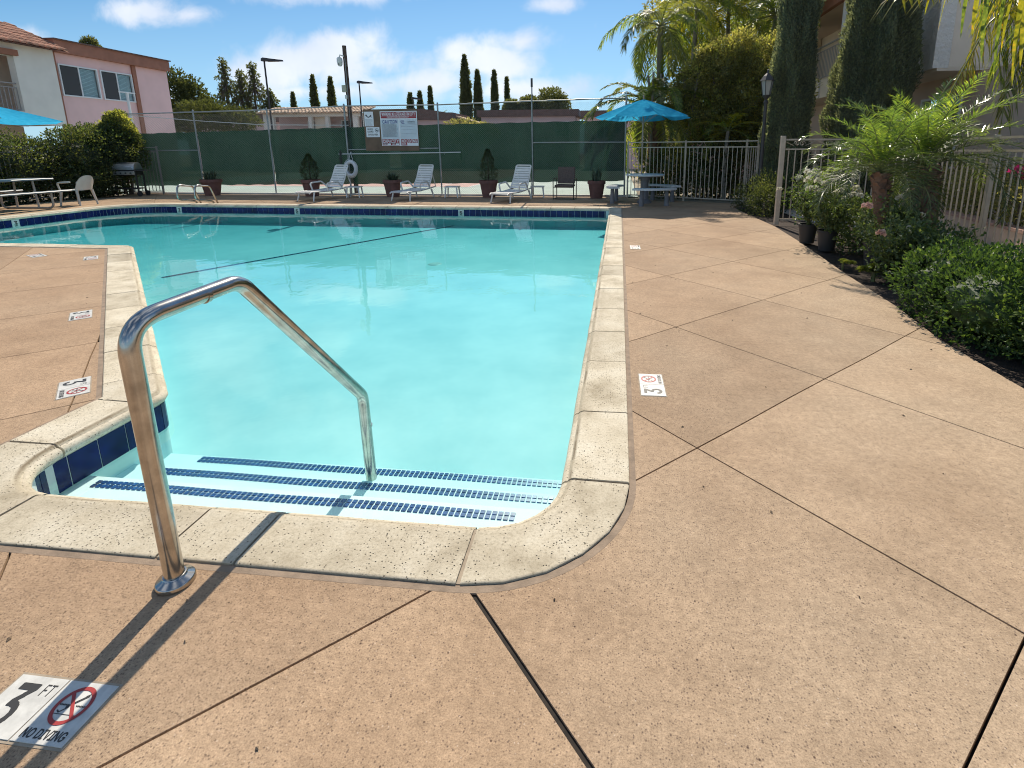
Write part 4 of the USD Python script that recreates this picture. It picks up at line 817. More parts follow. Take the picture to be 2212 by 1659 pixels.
# ---------------------------------------------------------------- buildings
def stucco(name, col, bump=.006, bs=35, var=.06): return mat(name, col, .92, var=var, vs=1.2, bump=bump, bs=bs, detail=6)
M['pink'] = stucco('pink_stucco', (.76, .50, .47)); M['mauve'] = stucco('mauve_stucco', (.56, .41, .39)); M['white_stucco'] = stucco('white_stucco', (.68, .64, .57)); M['trowelled'] = stucco('trowelled_stucco', (.74, .69, .62), .07, 8); M['tan'] = stucco('tan_stucco', (.74, .63, .50)); M['brown_stucco'] = stucco('brown_stucco', (.60, .45, .35))
M['fascia'] = mat('brown_fascia', (.30, .125, .075), .8, var=.12, vs=3); M['roof_brown'] = mat('brown_roof', (.13, .075, .06), .9, var=.2, vs=3)
M['white_frame'] = mat('white_frame', (.68, .68, .67), .4); M['rail_grey'] = mat('balcony_iron', (.30, .28, .27), .5)
M['clay'] = mat('clay_tile', (.40, .20, .125), .85, var=.35, vs=2.5, island=.25); M['clay_pale'] = mat('pale_clay_tile', (.50, .36, .25), .85, var=.25, vs=3, island=.3)
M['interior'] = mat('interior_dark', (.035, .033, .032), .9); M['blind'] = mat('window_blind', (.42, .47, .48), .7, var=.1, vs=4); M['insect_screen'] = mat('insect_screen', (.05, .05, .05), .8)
def pane_look():
    n = {'f': ('fresnel', {'IOR': 1.5}), 't': ('transparent_bsdf', {'color': (.86, .92, .92)}), 'g': ('glossy_bsdf', {'roughness': .02}), 'a': ('math', {'math_type': 'multiply_add', 'value2': .07, 'value3': .015, 'use_clamp': True}), 'm': ('mix_closure', {})}
    return usdkit.material(stage, '/World/Looks/window_pane', n, [('f.fac', 'a.value1'), ('a.value', 'm.fac'), ('t.BSDF', 'm.closure1'), ('g.BSDF', 'm.closure2')], surface='m.closure')
M['pane'] = pane_look()
def xform_box(mb, F, c, size): # box in a local frame F (x along wall, y outwards, z up)
    x, y, z = np.array(size) / 2; v = np.array([[a * x, b * y, d * z] for a in (-1, 1) for b in (-1, 1) for d in (-1, 1)]) + c
    v = v @ F[:3, :3].T + F[:3, 3]; return mb.raw(v, [[0, 1, 3, 2], [4, 6, 7, 5], [0, 4, 5, 1], [2, 3, 7, 6], [0, 2, 6, 4], [1, 5, 7, 3]])
def wframe(o, along, out): return frame(o, along, np.array(out)) if False else np.array([[along[0], out[0], 0, o[0]], [along[1], out[1], 0, o[1]], [0, 0, 1, o[2]], [0, 0, 0, 1.0]])
def wall_with_holes(o, F, w, z0, z1, holes, th, m, name='wall', u0=0.0):
    g = sbox(u0, z0, u0 + w, z1)
    for (a, b, c, d) in holes: g = g.difference(sbox(a, b, c, d))
    mb = MB()
    for q in getattr(g, 'geoms', [g]):
        t = trimesh.creation.extrude_polygon(q, th, engine='earcut'); v = np.array(t.vertices); v = np.c_[v[:, 0], v[:, 2] - th, v[:, 1]]
        mb.raw(v @ F[:3, :3].T + F[:3, 3], t.faces[:, ::-1])
    return mb.build(name, m, o)
def window(o, F, a, b, c, d, sliders=2, style='plain'):
    """opening a..c along the wall, b..d high"""
    fr = MB(); t = .055
    for (cx, cz, w, h) in (((a + c) / 2, b + t / 2, c - a, t), ((a + c) / 2, d - t / 2, c - a, t), (a + t / 2, (b + d) / 2, t, d - b - 2 * t), (c - t / 2, (b + d) / 2, t, d - b - 2 * t)): xform_box(fr, F, (cx, .005, cz), (w, .07, h))
    for k in range(1, sliders): xform_box(fr, F, (a + (c - a) * k / sliders, .0, (b + d) / 2), (.05, .055, d - b - 2 * t))
    w = fr.build('window', M['white_frame'], o)
    pn = MB(); xform_box(pn, F, ((a + c) / 2, -.03, (b + d) / 2), (c - a - .04, .006, d - b - .04)); pn.build('pane', M['pane'], w)
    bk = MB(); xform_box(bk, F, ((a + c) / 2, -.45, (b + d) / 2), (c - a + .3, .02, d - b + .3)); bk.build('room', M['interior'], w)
    if style == 'slider':   # left half an insect screen, right half drawn blinds
        s = MB(); xform_box(s, F, (a + (c - a) * .25, .012, (b + d) / 2), ((c - a) / 2 - .08, .01, d - b - .12)); s.build('insect_screen', M['insect_screen'], w)
        s = MB()
        for k in range(int((d - b - .12) / .06)): xform_box(s, F, (a + (c - a) * .75, -.09, b + .09 + k * .06), ((c - a) / 2 - .08, .012, .048))
        s.build('blind', M['blind'], w)
    return w
def barrel_roof(o, F, w, depth, z0, z1, m, pitch=.21, rows=None, name='roof'):
    """clay barrel tiles rising away from the wall: each tile a half round"""
    rows = rows or max(3, int(depth / .36)); base = MB(); v = []
    for u, y, z in ((0, 0, z0), (w, 0, z0), (w, -depth, z1), (0, -depth, z1)): v.append((u, y, z - .03))
    base.raw(np.array(v) @ F[:3, :3].T + F[:3, 3], [[0, 1, 2, 3]]); r = base.build(name, m, o)
    tiles = MB(); nc = int(w / pitch); rr = np.random.default_rng(int(w * 100)); th_ = np.linspace(0, PI, 6); cnt = 0
    for i in range(rows):
        for k in range(nc):
            t0, t1 = i / rows, (i + 1.12) / rows; u = (k + .5) * w / nc; R0, R1 = pitch * .46, pitch * .40; vv = []; dz = rr.normal(0, .008)
            for t, R in ((t0, R0), (min(t1, 1.02), R1)):
                y, z = -depth * t, z0 + (z1 - z0) * t + dz + (.03 if t == t0 else 0.0)
                for q in th_: vv.append((u + math.cos(q) * R, y, z + math.sin(q) * R * .8))
            f = [[j, j + 1, 6 + j + 1, 6 + j] for j in range(5)] + [[0, 5, 4, 3], [0, 3, 2, 1]]
            V = np.array(vv) @ F[:3, :3].T + F[:3, 3]
            cnt += 1
            if cnt <= 290: MB().raw(V, f).build('roof_tile', m, r)
            else: tiles.raw(V, f)
    if tiles.n: setd(tiles.build('roof_tiles', m, r), kind='stuff')
    return r
def balusters(o, F, a, c, zb, zt, step=.12, m=None):
    m = m or M['rail_grey']; w = MB(); xform_box(w, F, ((a + c) / 2, 0, zt), (c - a, .05, .04)); xform_box(w, F, ((a + c) / 2, 0, zt - .16), (c - a, .03, .03)); xform_box(w, F, ((a + c) / 2, 0, zb + .07), (c - a, .03, .03)); r = w.build('railing', m, o)
    n = int((c - a) / step)
    for k in range(n + 1):
        b = MB(); xform_box(b, F, (a + (c - a) * k / n, 0, (zb + zt - .1) / 2), (.018, .018, zt - zb - .22)); b.build('baluster', m, r)

# left: two-storey apartment house seen over the hedge (its face looks towards the pool)
ap = thing('apartment_building', 'pink and white two-storey apartment house with brown fascia at upper left', 'building', (0, 0, 0))
FL = wframe((-24.0, 20.30, 0), (0, 1), (1, 0))                       # u runs away from the camera, y outwards
wins = [(.02 - .10 + .12, 3.84, 1.72, 5.17), (1.84, 3.84, 3.42, 5.17)]
wall_with_holes(ap, FL, 5.5, 0, 5.62, wins, .25, M['pink'])
MB().box((-27, 25.68, 2.81), (5.5, .25, 5.62)).build('wall', M['pink'], ap)
for w_ in wins: window(ap, FL, *w_, style='slider')
mb = MB(); xform_box(mb, FL, (2.70, .06, 5.86), (5.6, .34, .50)); mb.build('fascia', M['fascia'], ap); MB().box((-27.1, 25.8, 5.86), (5.9, .30, .50)).build('fascia', M['fascia'], ap)
mb = MB(); xform_box(mb, FL, (2.72, -3.0, 6.13), (5.7, 6.6, .05)); mb.build('roof', M['roof_brown'], ap)
mb = MB(); mb.lathe([(0, .02), (.33, .02), (.34, 0), (.33, -.02), (0, -.02)], n=20, M=np.array([[0, 0, 1, -24.22], [1, 0, 0, 20.3 + 2.72], [0, 1, 0, 4.52], [0, 0, 0, 1.]])); mb.build('round_fan', M['interior'], ap)
for u in (-.14, 3.55): mb = MB(); xform_box(mb, FL, (u, .03, 3.0), (.20, .09, 5.2)); mb.build('trim_post', M['fascia'], ap)
FB = wframe((-23.75, 14.2, 0), (0, 1), (1, 0))
wall_with_holes(ap, FB, 5.85, 2.55, 5.62, [(.4, 3.05, 4.35, 5.16)], .30, M['white_stucco'])
mb = MB(); xform_box(mb, FB, (2.92, -1.6, 2.62), (5.83, 2.6, .12)); mb.build('balcony_slab', M['white_stucco'], ap)
mb = MB(); xform_box(mb, FB, (2.92, -1.9, 4.0), (5.8, .1, 2.9)); mb.build('balcony_back_wall', M['tan'], ap)
mb = MB(); xform_box(mb, FB, (2.4, .02, 5.27), (4.1, .2, .22)); mb.build('beam', M['fascia'], ap)
balusters(ap, FB @ np.array([[1, 0, 0, 0], [0, 1, 0, -.14], [0, 0, 1, 0], [0, 0, 0, 1.]]), .42, 4.33, 3.05, 4.12, .14)
mb = MB(); xform_box(mb, FB, (1.9, -1.84, 3.9), (1.8, .06, 2.1)); mb.build('balcony_door', M['interior'], ap)
mb = MB(); xform_box(mb, FB, (2.9, -2.2, 1.3), (5.8, .2, 2.5)); mb.build('ground_floor_wall', M['tan'], ap)
mb = MB(); xform_box(mb, FB, (-5.0, -.15, 4.08), (10.0, .3, 3.06)); mb.build('wall', M['white_stucco'], ap)
mb = MB(); xform_box(mb, FB, (-5.2, -2.2, 1.3), (10.4, .2, 2.5)); mb.build('ground_floor_wall', M['tan'], ap)
barrel_roof(ap, wframe((-23.25, 13.6, 0), (0, 1), (1, 0)), 6.7, 2.6, 5.60, 6.75, M['clay'], .22, 7)
MB().tube([(-21.6, 21.0, 0), (-21.6, 21.0, 3.98)], .05, 8).box((-21.6, 21.0, 4.0), (.05, .75, .05)).build('vent_pipe', M['white_frame'], ap)

# middle distance: tiled villa behind the court
vi = thing('villa', 'low villa with pale clay tile roof and white columns seen through the chain link', 'building', (0, 0, 0))
FV = wframe((-28.9, 40.0, 0), (1, 0), (0, -1))
wall_with_holes(vi, wframe((-28.9, 41.6, 0), (1, 0), (0, -1)), 8.0, 0, 4.5, [(2.6, 2.3, 3.9, 4.0), (5.6, 2.3, 7.2, 4.0)], .2, M['mauve'])
window(vi, wframe((-28.9, 41.6, 0), (1, 0), (0, -1)), 2.6, 2.3, 3.9, 4.0); window(vi, wframe((-28.9, 41.6, 0), (1, 0), (0, -1)), 5.6, 2.3, 7.2, 4.0)
for u, w_ in ((.3, .9), (3.9, .28), (5.35, .28), (7.75, .45)): mb = MB(); xform_box(mb, FV, (u, 0, 2.1), (w_, .3, 4.2)); mb.build('column', M['white_stucco'], vi)
mb = MB(); xform_box(mb, FV, (4.6, -.5, 2.1), (1.1, .3, 4.2)); mb.build('panel', M['tan'], vi)
mb = MB(); xform_box(mb, FV, (4.0, -.02, 4.33), (8.3, .34, .28)); mb.build('beam', M['white_stucco'], vi)
barrel_roof(vi, wframe((-29.4, 39.5, 0), (1, 0), (0, -1)), 9.0, 2.6, 4.45, 5.05, M['clay_pale'], .30, 6)
mb = MB(); xform_box(mb, FV, (8.35, -2.0, 2.2), (.3, 4, 4.5)); mb.build('side_wall', M['white_stucco'], vi)
def flat_house(label, x0, x1, y, zt, m, roof, fh=.32, wins=(), gable=None):
    o = thing('flat_roofed_house', label, 'building', (0, 0, 0)); F = wframe((x0, y, 0), (1, 0), (0, -1))
    wall_with_holes(o, F, x1 - x0, 0, zt - fh, [w for w in wins], .25, m)
    for w_ in wins: window(o, F, *w_)
    mb = MB(); xform_box(mb, F, ((x1 - x0) / 2, -2.4, zt - fh / 2), (x1 - x0 + .6, 5.4, fh)); mb.build('roof', roof, o)
    mb = MB(); xform_box(mb, F, (.12, -2.6, (zt - fh) / 2), (.24, 4.6, zt - fh - .01)); xform_box(mb, F, (x1 - x0 - .12, -2.6, (zt - fh) / 2), (.24, 4.6, zt - fh - .01)); mb.build('side_wall', m, o)
    if gable:
        a, b, h = gable; v = np.array([(a, .3, zt), (b, .3, zt), ((a + b) / 2, .3, zt + h), (a, -5, zt), (b, -5, zt), ((a + b) / 2, -5, zt + h)]) @ F[:3, :3].T + F[:3, 3]
        MB().raw(v, [[0, 1, 2], [3, 5, 4], [0, 2, 5], [0, 5, 3], [1, 4, 5], [1, 5, 2]]).build('gable', roof, o)
    return o
flat_house('mauve flat-roofed house behind the right half of the green windscreen', -12.2, -3.9, 45, 4.90, M['mauve'], M['roof_brown'], .55, [(6.6, 2.6, 7.8, 3.9)])
flat_house('pink house with brown roof behind the drooping palm fronds', -2.9, 3.2, 42, 4.55, M['pink'], M['roof_brown'], .5, [(1.0, 2.4, 2.2, 3.8)])
flat_house('brown-roofed house directly behind the sign board', -19.8, -15.0, 45, 4.75, M['mauve'], M['roof_brown'], .6, (), (0.0, 4.6, .36))
flat_house('distant mauve house left of the villa behind the court', -38, -30.2, 42, 4.6, M['mauve'], M['roof_brown'], .6)
tr = thing('tiled_house', 'small house with sloping clay roof between the sign board and tall cypresses', 'building', (0, 0, 0))
FT = wframe((-15.4, 46, 0), (1, 0), (0, -1)); mb = MB(); xform_box(mb, FT, (1.5, -1, 1.9), (3.0, 2, 3.8)); mb.build('wall', M['pink'], tr)
v = np.array([(0.1, .3, 4.72), (3.4, .3, 3.72), (3.4, -3, 3.72), (0.1, -3, 4.72), (0.1, .3, 4.60), (3.4, .3, 3.60)]) @ FT[:3, :3].T + FT[:3, 3]
MB().raw(v, [[0, 1, 2], [0, 2, 3], [4, 5, 1], [4, 1, 0]]).build('roof', M['clay_pale'], tr)
bh = flat_house('pink wall with grey awning glimpsed between the palm stems at right', 2.6, 9.0, 27, 3.4, M['pink'], M['white_stucco'], .5, [(1.2, .2, 2.0, 2.2)])

# right: two-storey apartments behind the cypresses
ar = thing('apartment_building', 'tan two-storey apartment house with balcony behind the two big cypresses at right', 'building', (0, 0, 0))
FR = wframe((7.0, 24.0, 0), (0, -1), (-1, 0))                        # u runs towards the camera
U = lambda y: 24.0 - y
mb = MB(); xform_box(mb, FR, (U(23.5), -.75, 3.55), (15.4, 1.5, .62)); mb.build('balcony_slab', M['tan'], ar)
for k in range(8): mb = MB(); xform_box(mb, FR, (U(23.6 - k * .95), .02, 3.55), (.05, .06, .60)); mb.build('slab_rib', M['white_stucco'], ar)
balusters(ar, FR, U(26.9), U(18.35), 3.86, 4.98, .13)
mb = MB(); xform_box(mb, FR, (U(23.6), -1.6, 4.95), (15.2, .2, 2.3)); mb.build('balcony_back_wall', M['tan'], ar)
mb = MB(); xform_box(mb, FR, (U(21.0), -1.45, 4.85), (1.9, .08, 2.0)); mb.build('balcony_door', M['interior'], ar)
mb = MB(); xform_box(mb, FR, (U(24.4), -.72, 5.0), (.2, 1.5, 2.2)); mb.build('partition', M['tan'], ar)  # wall added to keep the sun off the balcony interior
mb = MB(); xform_box(mb, FR, (U(18.15), -.6, 5.0), (.32, 1.3, 2.4)); mb.build('balcony_pier', M['trowelled'], ar)
mb = MB(); xform_box(mb, FR, (U(21.2), .10, 6.22), (16.6, .16, .34)); mb.build('fascia', M['fascia'], ar)
mb = MB(); xform_box(mb, FR, (U(22.4), -1.0, 6.12), (14.0, 2.0, .06)); mb.build('balcony_ceiling', M['brown_stucco'], ar)
mb = MB(); xform_box(mb, FR, (U(22.4), -3.4, 6.30), (19.0, 6.8, .08)); mb.build('roof', M['roof_brown'], ar)
mb = MB(); xform_box(mb, FR, (U(21.2), .42, 6.43), (17.0, .55, .08)); mb.build('eave', M['white_stucco'], ar)
ca, sa = math.cos(.09), math.sin(.09); FW = wframe((7.0, 13.02, 0), (sa, ca), (-ca, sa))
mb = MB(); xform_box(mb, FW, (2.38, -.16, 4.70), (4.75, .32, 2.9)); mb.build('upper_wall', M['trowelled'], ar)
mb = MB(); xform_box(mb, FR, (U(13.18), -3.0, 4.70), (.34, 5.4, 2.9)); mb.build('end_wall', M['tan'], ar)
mb = MB(); xform_box(mb, FR, (U(15.4), -1.2, 3.22), (4.76, 2.2, .06)); mb.build('soffit', M['tan'], ar)
FRW = wframe((8.05, 24.0, 0), (0, -1), (-1, 0))
wall_with_holes(ar, FRW, 24.0, 0, 3.19, [(8.78, .9, 10.45, 2.75), (3.2, .1, 4.4, 2.5)], .22, M['brown_stucco'], name='ground_floor_wall', u0=-6.0)
window(ar, FRW, 8.78, .9, 10.45, 2.75); window(ar, FRW, 3.2, .1, 4.4, 2.5)
mb = MB(); xform_box(mb, FR, (U(18.9), -.5, 1.6), (.5, .8, 3.1)); mb.build('column', M['pink'], ar)
mb = MB(); xform_box(mb, wframe((9.6, 13.0, 0), (0, -1), (-1, 0)), (3.4, -.15, 3.3), (7.0, .3, 6.6)); mb.build('wing_wall', M['mauve'], ar)
# walkway and planter behind the right fence
MB().flat(Polygon([(5.2, 2), (8.0, 2), (8.0, 16), (3.9, 16), (3.9, 11.0), (5.35, 9.6)]), -.020).build('walkway', mat('pale_concrete', (.50, .48, .44), .9, var=.10, vs=3), kind='structure')
pw = thing('planter_wall', 'low tan planter wall with pink brick cap behind the right iron fence', 'wall', (0, 0, 0))
pl_ = [(6.42, 12.2), (6.05, 9.6), (5.78, 7.6), (5.6, 5.2)]
for a, b in zip(pl_[:-1], pl_[1:]):
    a, b = np.array(a), np.array(b); d = b - a; Ln = np.linalg.norm(d); rz = math.atan2(d[1], d[0]); m_ = (a + b) / 2
    MB().box((m_[0], m_[1], .12), (Ln + .02, .16, .30), rz).build('wall', M['brown_stucco'], pw)
    n = int(Ln / .30)
    for k in range(n):
        p = a + d * (k + .5) / n; MB().box((p[0], p[1], .295), (Ln / n - .010, .21, .05), rz, ch=.004).build('cap_brick', mat('cap_brick', (.40, .25, .20), .85, var=.2, vs=6) if 'cb' not in M else M['cb'], pw); M['cb'] = UsdShade.Material.Get(stage, '/World/Looks/cap_brick')
# ---------------------------------------------------------------- vegetation
M['bark'] = mat('bark', (.10, .075, .055), .9, var=.35, vs=9, bump=.01, bs=30)
M['palm_bark'] = mat('palm_bark', (.19, .105, .07), .95, var=.4, vs=12, bump=.01, bs=30)
M['palm_grey'] = mat('palm_trunk_grey', (.22, .19, .15), .9, var=.25, vs=10)
M['cypress'] = leaf_mat('cypress_leaf', (.11, .13, .10), (.21, .23, .155), (.28, .30, .17), trans=.45, tcol=(1.6, 1.6, .9), rough=.6, spec=.3)
M['far_green'] = leaf_mat('far_tree_leaf', (.040, .052, .028), (.095, .11, .05), trans=.4, rough=.7, spec=.2)
M['far_cypress'] = leaf_mat('far_cypress_leaf', (.075, .085, .055), (.13, .145, .08), trans=.45, rough=.7, spec=.2)
M['bush'] = leaf_mat('bush_leaf', (.13, .14, .065), (.29, .28, .12), (.52, .47, .19), trans=.6, rough=.5, tcol=(1.7, 1.6, .8))
M['hedge'] = leaf_mat('hedge_leaf', (.024, .052, .022), (.060, .112, .038), (.15, .22, .065), trans=.4, rough=.55, spec=.3)
M['shrub'] = leaf_mat('shrub_leaf', (.030, .048, .026), (.085, .105, .048), (.19, .20, .08), trans=.5, rough=.45)
M['painted_sun_tip'] = leaf_mat('painted_sun_tip_leaf', (.20, .22, .07), (.40, .40, .14), trans=.5)  # bright colour paints the sunlit look onto leaf tips
M['rose'] = leaf_mat('rose_leaf', (.040, .072, .034), (.10, .145, .06), (.19, .23, .10), trans=.4, rough=.5)
M['petal'] = leaf_mat('white_petal', (.62, .60, .50), (.80, .78, .70), trans=.3, tcol=(1, 1, .9)); M['pink_petal'] = leaf_mat('pink_petal', (.60, .36, .32), (.75, .52, .45), trans=.3, tcol=(1, 1, .9)); M['magenta'] = leaf_mat('magenta_bract', (.40, .02, .14), (.60, .05, .22), trans=.4, tcol=(1.2, .8, 1))
M['frond'] = leaf_mat('frond_leaf', (.06, .10, .028), (.15, .20, .045), (.28, .30, .06), trans=.6, tcol=(2.4, 2.2, .8), rough=.32)
M['frond_yellow'] = leaf_mat('frond_yellow_leaf', (.14, .16, .02), (.30, .28, .035), (.46, .30, .04), trans=.6, rough=.35)
M['frond_dark'] = leaf_mat('frond_dark_leaf', (.065, .08, .032), (.16, .175, .06), trans=.6, rough=.4); M['frond_dead'] = leaf_mat('dead_frond', (.10, .06, .03), (.22, .14, .07), trans=.2)
M['date'] = leaf_mat('date_palm_leaf', (.055, .098, .042), (.112, .17, .052), (.22, .27, .06), trans=.56, tcol=(2.6, 2.5, .9), rough=.25, spec=.6)
M['date_dark'] = leaf_mat('date_palm_dark_leaf', (.045, .070, .042), (.095, .130, .070), (.17, .22, .085), trans=.5, rough=.34, spec=.4)
M['rachis'] = mat('palm_rachis', (.14, .15, .05), .5, var=.2, vs=10)
M['succulent'] = leaf_mat('succulent_leaf', (.10, .13, .03), (.22, .26, .07), (.35, .36, .12), trans=.25); M['plastic_pot'] = mat('nursery_pot', (.020, .019, .018), .6)

def crown_points(r, n, blobs, shell=.55):
    """points in and mostly near the surface of a union of ellipsoids (x, y, z, rx, ry, rz)"""
    B = np.array(blobs, float); vol = (B[:, 3] * B[:, 4] * B[:, 5]) ** .75; k = r.choice(len(B), n, p=vol / vol.sum()); d = unit(r, n); rad = 1 - (1 - shell) * r.random(n) ** 1.6
    bump = .62 + .52 * meshkit.noise(np.c_[d * 2.6 + k[:, None] * 7.7]) + .30 * meshkit.noise(np.c_[d * 7.0 + k[:, None] * 3.1]); p = B[k, :3] + d * B[k, 3:] * (rad * bump)[:, None]; return p, d
def foliage(o, r, n, blobs, L, W, m, name='crown', up=.35, shell=.5, jitter=.7, core=0.0):
    p, d = crown_points(r, n, blobs, shell); D = d + [0, 0, up] + r.normal(0, jitter, (n, 3)); mb = MB().raw(*leafcloud(p, D, r.uniform(L * .7, L * 1.3, n), r.uniform(W * .7, W * 1.3, n), r))
    if core:
        for b in blobs:
            s_ = trimesh.creation.icosphere(3, 1.0); u_ = np.array(s_.vertices); mb.raw(np.array(b[:3]) + u_ * np.array(b[3:]) * core * (.80 + .4 * meshkit.noise(u_ * 2.6 + b[0])[:, None]), s_.faces)
    return mb.build(name, m, o)
def cypress(name, label, x, y, h, R, n, seed, leaf=(.085, .030), z0=0.0, lean=(0, 0), group=None, m=None, prof=None):
    o = thing(name, label, 'cypress', (x, y, 0), group=group); r = np.random.default_rng(seed); pr = prof or ([0, .03, .12, .45, .75, .92, 1], [.55, .8, 1, 1.0, .72, .36, .03])
    t = r.random(n) ** 1.08; a = r.uniform(0, 2 * PI, n); lump = .74 + .46 * meshkit.noise(np.c_[np.cos(a) * 1.6 + 9, np.sin(a) * 1.6, t * h / R * .9 + seed]); fl = .80 + .42 * meshkit.noise(np.c_[np.cos(a) * 6, np.sin(a) * 6, t * h / R * .9 + seed]) ** 1.3
    rad = np.interp(t, *pr) * R * lump * fl * (1 - .18 * r.random(n) ** 2); C = np.c_[np.cos(a) * rad + lean[0] * t, np.sin(a) * rad + lean[1] * t, z0 + t * (h - z0)]
    D = np.c_[np.cos(a) * .55, np.sin(a) * .55, np.full(n, 1.0)] + r.normal(0, .38, (n, 3))
    mb = MB().raw(*leafcloud(C, D, r.uniform(.7, 1.4, n) * leaf[0], r.uniform(.7, 1.3, n) * leaf[1], r))
    na, nz_ = (40, 90) if n > 20000 else (14, 24); A_, Q_ = np.meshgrid(np.arange(na) * 2 * PI / na, np.linspace(0, .985, nz_), indexing='xy'); a2, t2 = A_.ravel(), Q_.ravel()
    lump2 = .74 + .46 * meshkit.noise(np.c_[np.cos(a2) * 1.6 + 9, np.sin(a2) * 1.6, t2 * h / R * .9 + seed]); fl2 = .80 + .42 * meshkit.noise(np.c_[np.cos(a2) * 6, np.sin(a2) * 6, t2 * h / R * .9 + seed]) ** 1.3
    rad2 = np.interp(t2, *pr) * R * lump2 * fl2 * .84; i_, j_ = np.meshgrid(np.arange(nz_ - 1), np.arange(na), indexing='ij'); jj = (j_ + 1) % na
    mb.raw(np.c_[np.cos(a2) * rad2 + lean[0] * t2, np.sin(a2) * rad2 + lean[1] * t2, z0 + t2 * (h - z0)], np.stack([i_ * na + j_, i_ * na + jj, (i_ + 1) * na + jj, (i_ + 1) * na + j_], -1).reshape(-1, 4))
    mb.build('crown', m or M['cypress'], o); MB().tube([(0, 0, -.1), (0, 0, h * .5)], [R * .22 + .02, R * .08], 8).build('trunk', M['bark'], o); return o
cypress('cypress_tree', 'tall narrow Italian cypress just left of the scrollwork gate post', 4.10, 13.5, 6.7, .53, 46000, 1, (.085, .026))
cypress('cypress_tree', 'broad dark Italian cypress behind the date palms in front of the right building', 5.94, 13.4, 7.4, .88, 76000, 2, (.09, .028), .25)
FC = 'distant thin cypresses on the skyline'
for i, (x, z, R, y, lb) in enumerate([(-42.9, 11.7, .62, 70, 'distant thin cypress over the villa roof, left of the wooden pole, first of two'), (-40.3, 11.4, .62, 70, 'distant thin cypress over the villa roof, nearest the wooden pole on its left'), (-21.0, 13.8, .95, 70, 'tallest and widest distant cypress right of the sign board'),
        (-19.3, 11.9, .68, 70, 'distant cypress touching the right side of the tallest one'), (-17.0, 11.8, .55, 70, 'distant cypress standing alone right of the tallest pair'), (-15.3, 10.9, .30, 70, 'thinnest distant cypress beside the rounded far trees'), (-46.1, 9.4, .34, 70, 'short distant cypress tip above the left end of the villa roof'),
        (-26.0, 9.9, .36, 70, 'thin distant cypress just right of the sign board top'), (-27.5, 9.3, .42, 70, 'short distant cypress crossed by the far court light'), (-28.9, 9.1, .55, 70, 'stout short distant cypress left of the far court light')]):
    cypress('far_cypress', lb, x, y, z, R * .84, 5200, 40 + i, (.34, .16), 1.0, group=FC, m=M['far_cypress'])

def tree(name, label, cat, x, y, th_, blobs, n, L, W, m, seed, trunk_r=.2, limbs=(), group=None, shell=.45):
    o = thing(name, label, cat, (x, y, 0), group=group); r = np.random.default_rng(seed); foliage(o, r, n, blobs, L, W, m, shell=shell)
    MB().tube([(0, 0, -.2), (r.normal(0, .1), r.normal(0, .1), th_ * .5), (0, 0, th_)], [trunk_r, trunk_r * .75, trunk_r * .5], 8).build('trunk', M['bark'], o)
    for b in blobs: MB().tube([(0, 0, th_ * .8), ((b[0]) * .6, b[1] * .6, (th_ + b[2]) / 2), (b[0], b[1], b[2])], [trunk_r * .45, trunk_r * .3, .03], 6).build('limb', M['bark'], o)
    return o
tree('broadleaf_tree', 'rounded brown-green tree right of the pink apartment house', 'tree', -44.8, 50, 4.5, [(-1.0, 0, 7.0, 1.5, 1.5, 2.6), (.8, 0, 6.6, 1.3, 1.3, 2.2), (2.2, .3, 5.5, 1.2, 1.2, 1.6), (-1.6, 0, 4.8, 1.3, 1.2, 1.6), (1.4, 0, 4.4, 1.6, 1.3, 1.2)], 12000, .30, .16, M['far_green'], 61, .22)
for i, (x, z, R, lb) in enumerate([(-40.1, 10.7, .95, 'ragged dark pine with pointed top, leftmost of the pine group'), (-38.4, 9.5, .9, 'ragged dark pine in the middle of the pine group'), (-37.0, 10.2, 1.0, 'ragged dark pine left of the tallest court light'), (-35.4, 7.6, .7, 'lower ragged pine behind the tallest court light pole')]):
    r = np.random.default_rng(70 + i); bl = [(math.cos(a_) * R * 2.0 * (1.04 - t) ** .8 * q_, math.sin(a_) * R * .8 * (1.04 - t), 3.2 + (z - 3.4) * t, .20 + .30 * (1 - t), .30, .15 + .12 * (1 - t)) for t, a_, q_ in zip(np.linspace(0, 1, 34), np.arange(34) * 2.4 + i, r.uniform(.45, 1.1, 34))]
    tree('pine_tree', lb, 'tree', x, 50, z - .5, bl, 3600, .22, .11, M['far_cypress'], 80 + i, .13, group='dark pines behind the court')
tree('roof_tree', 'windswept dark treetop showing above the pink house roof', 'tree', -55.3, 50, 11.0, [(.6, 0, 12.2, .8, .6, .75), (-.4, 0, 11.7, .5, .5, .4), (1.4, 0, 11.6, .5, .5, .4), (2.9, 0, 10.9, .7, .5, .4), (4.6, 0, 10.2, .7, .5, .4)], 3600, .26, .13, M['far_cypress'], 65, .12)
for i, (x, z, R, lb) in enumerate([(-10.9, 7.7, 1.2, 'rounded distant tree left of the slim fence light'), (-8.2, 8.6, 1.7, 'largest rounded distant tree behind the slim fence light'), (-13.0, 7.3, 1.0, 'low rounded distant tree beside the thinnest cypress')]):
    tree('round_tree', lb, 'tree', x * 1.0, 62, z - 1.5, [(0, 0, z - R * .8, R, R, R * .8), (R * .5, 0, z - R * 1.2, R * .8, R * .8, R * .7)], 4200, .28, .16, M['far_cypress'], 90 + i, .2, group='rounded trees on the skyline')
tree('garden_bush', 'sunlit green and orange bush just behind the right edge of the sign board', 'bush', -12.6, 41, 1.2, [(0, 0, 3.0, 1.8, 1, .9), (1.6, 0, 2.8, 1.3, 1, .8)], 3600, .2, .1, M['bush'], 95, .1)
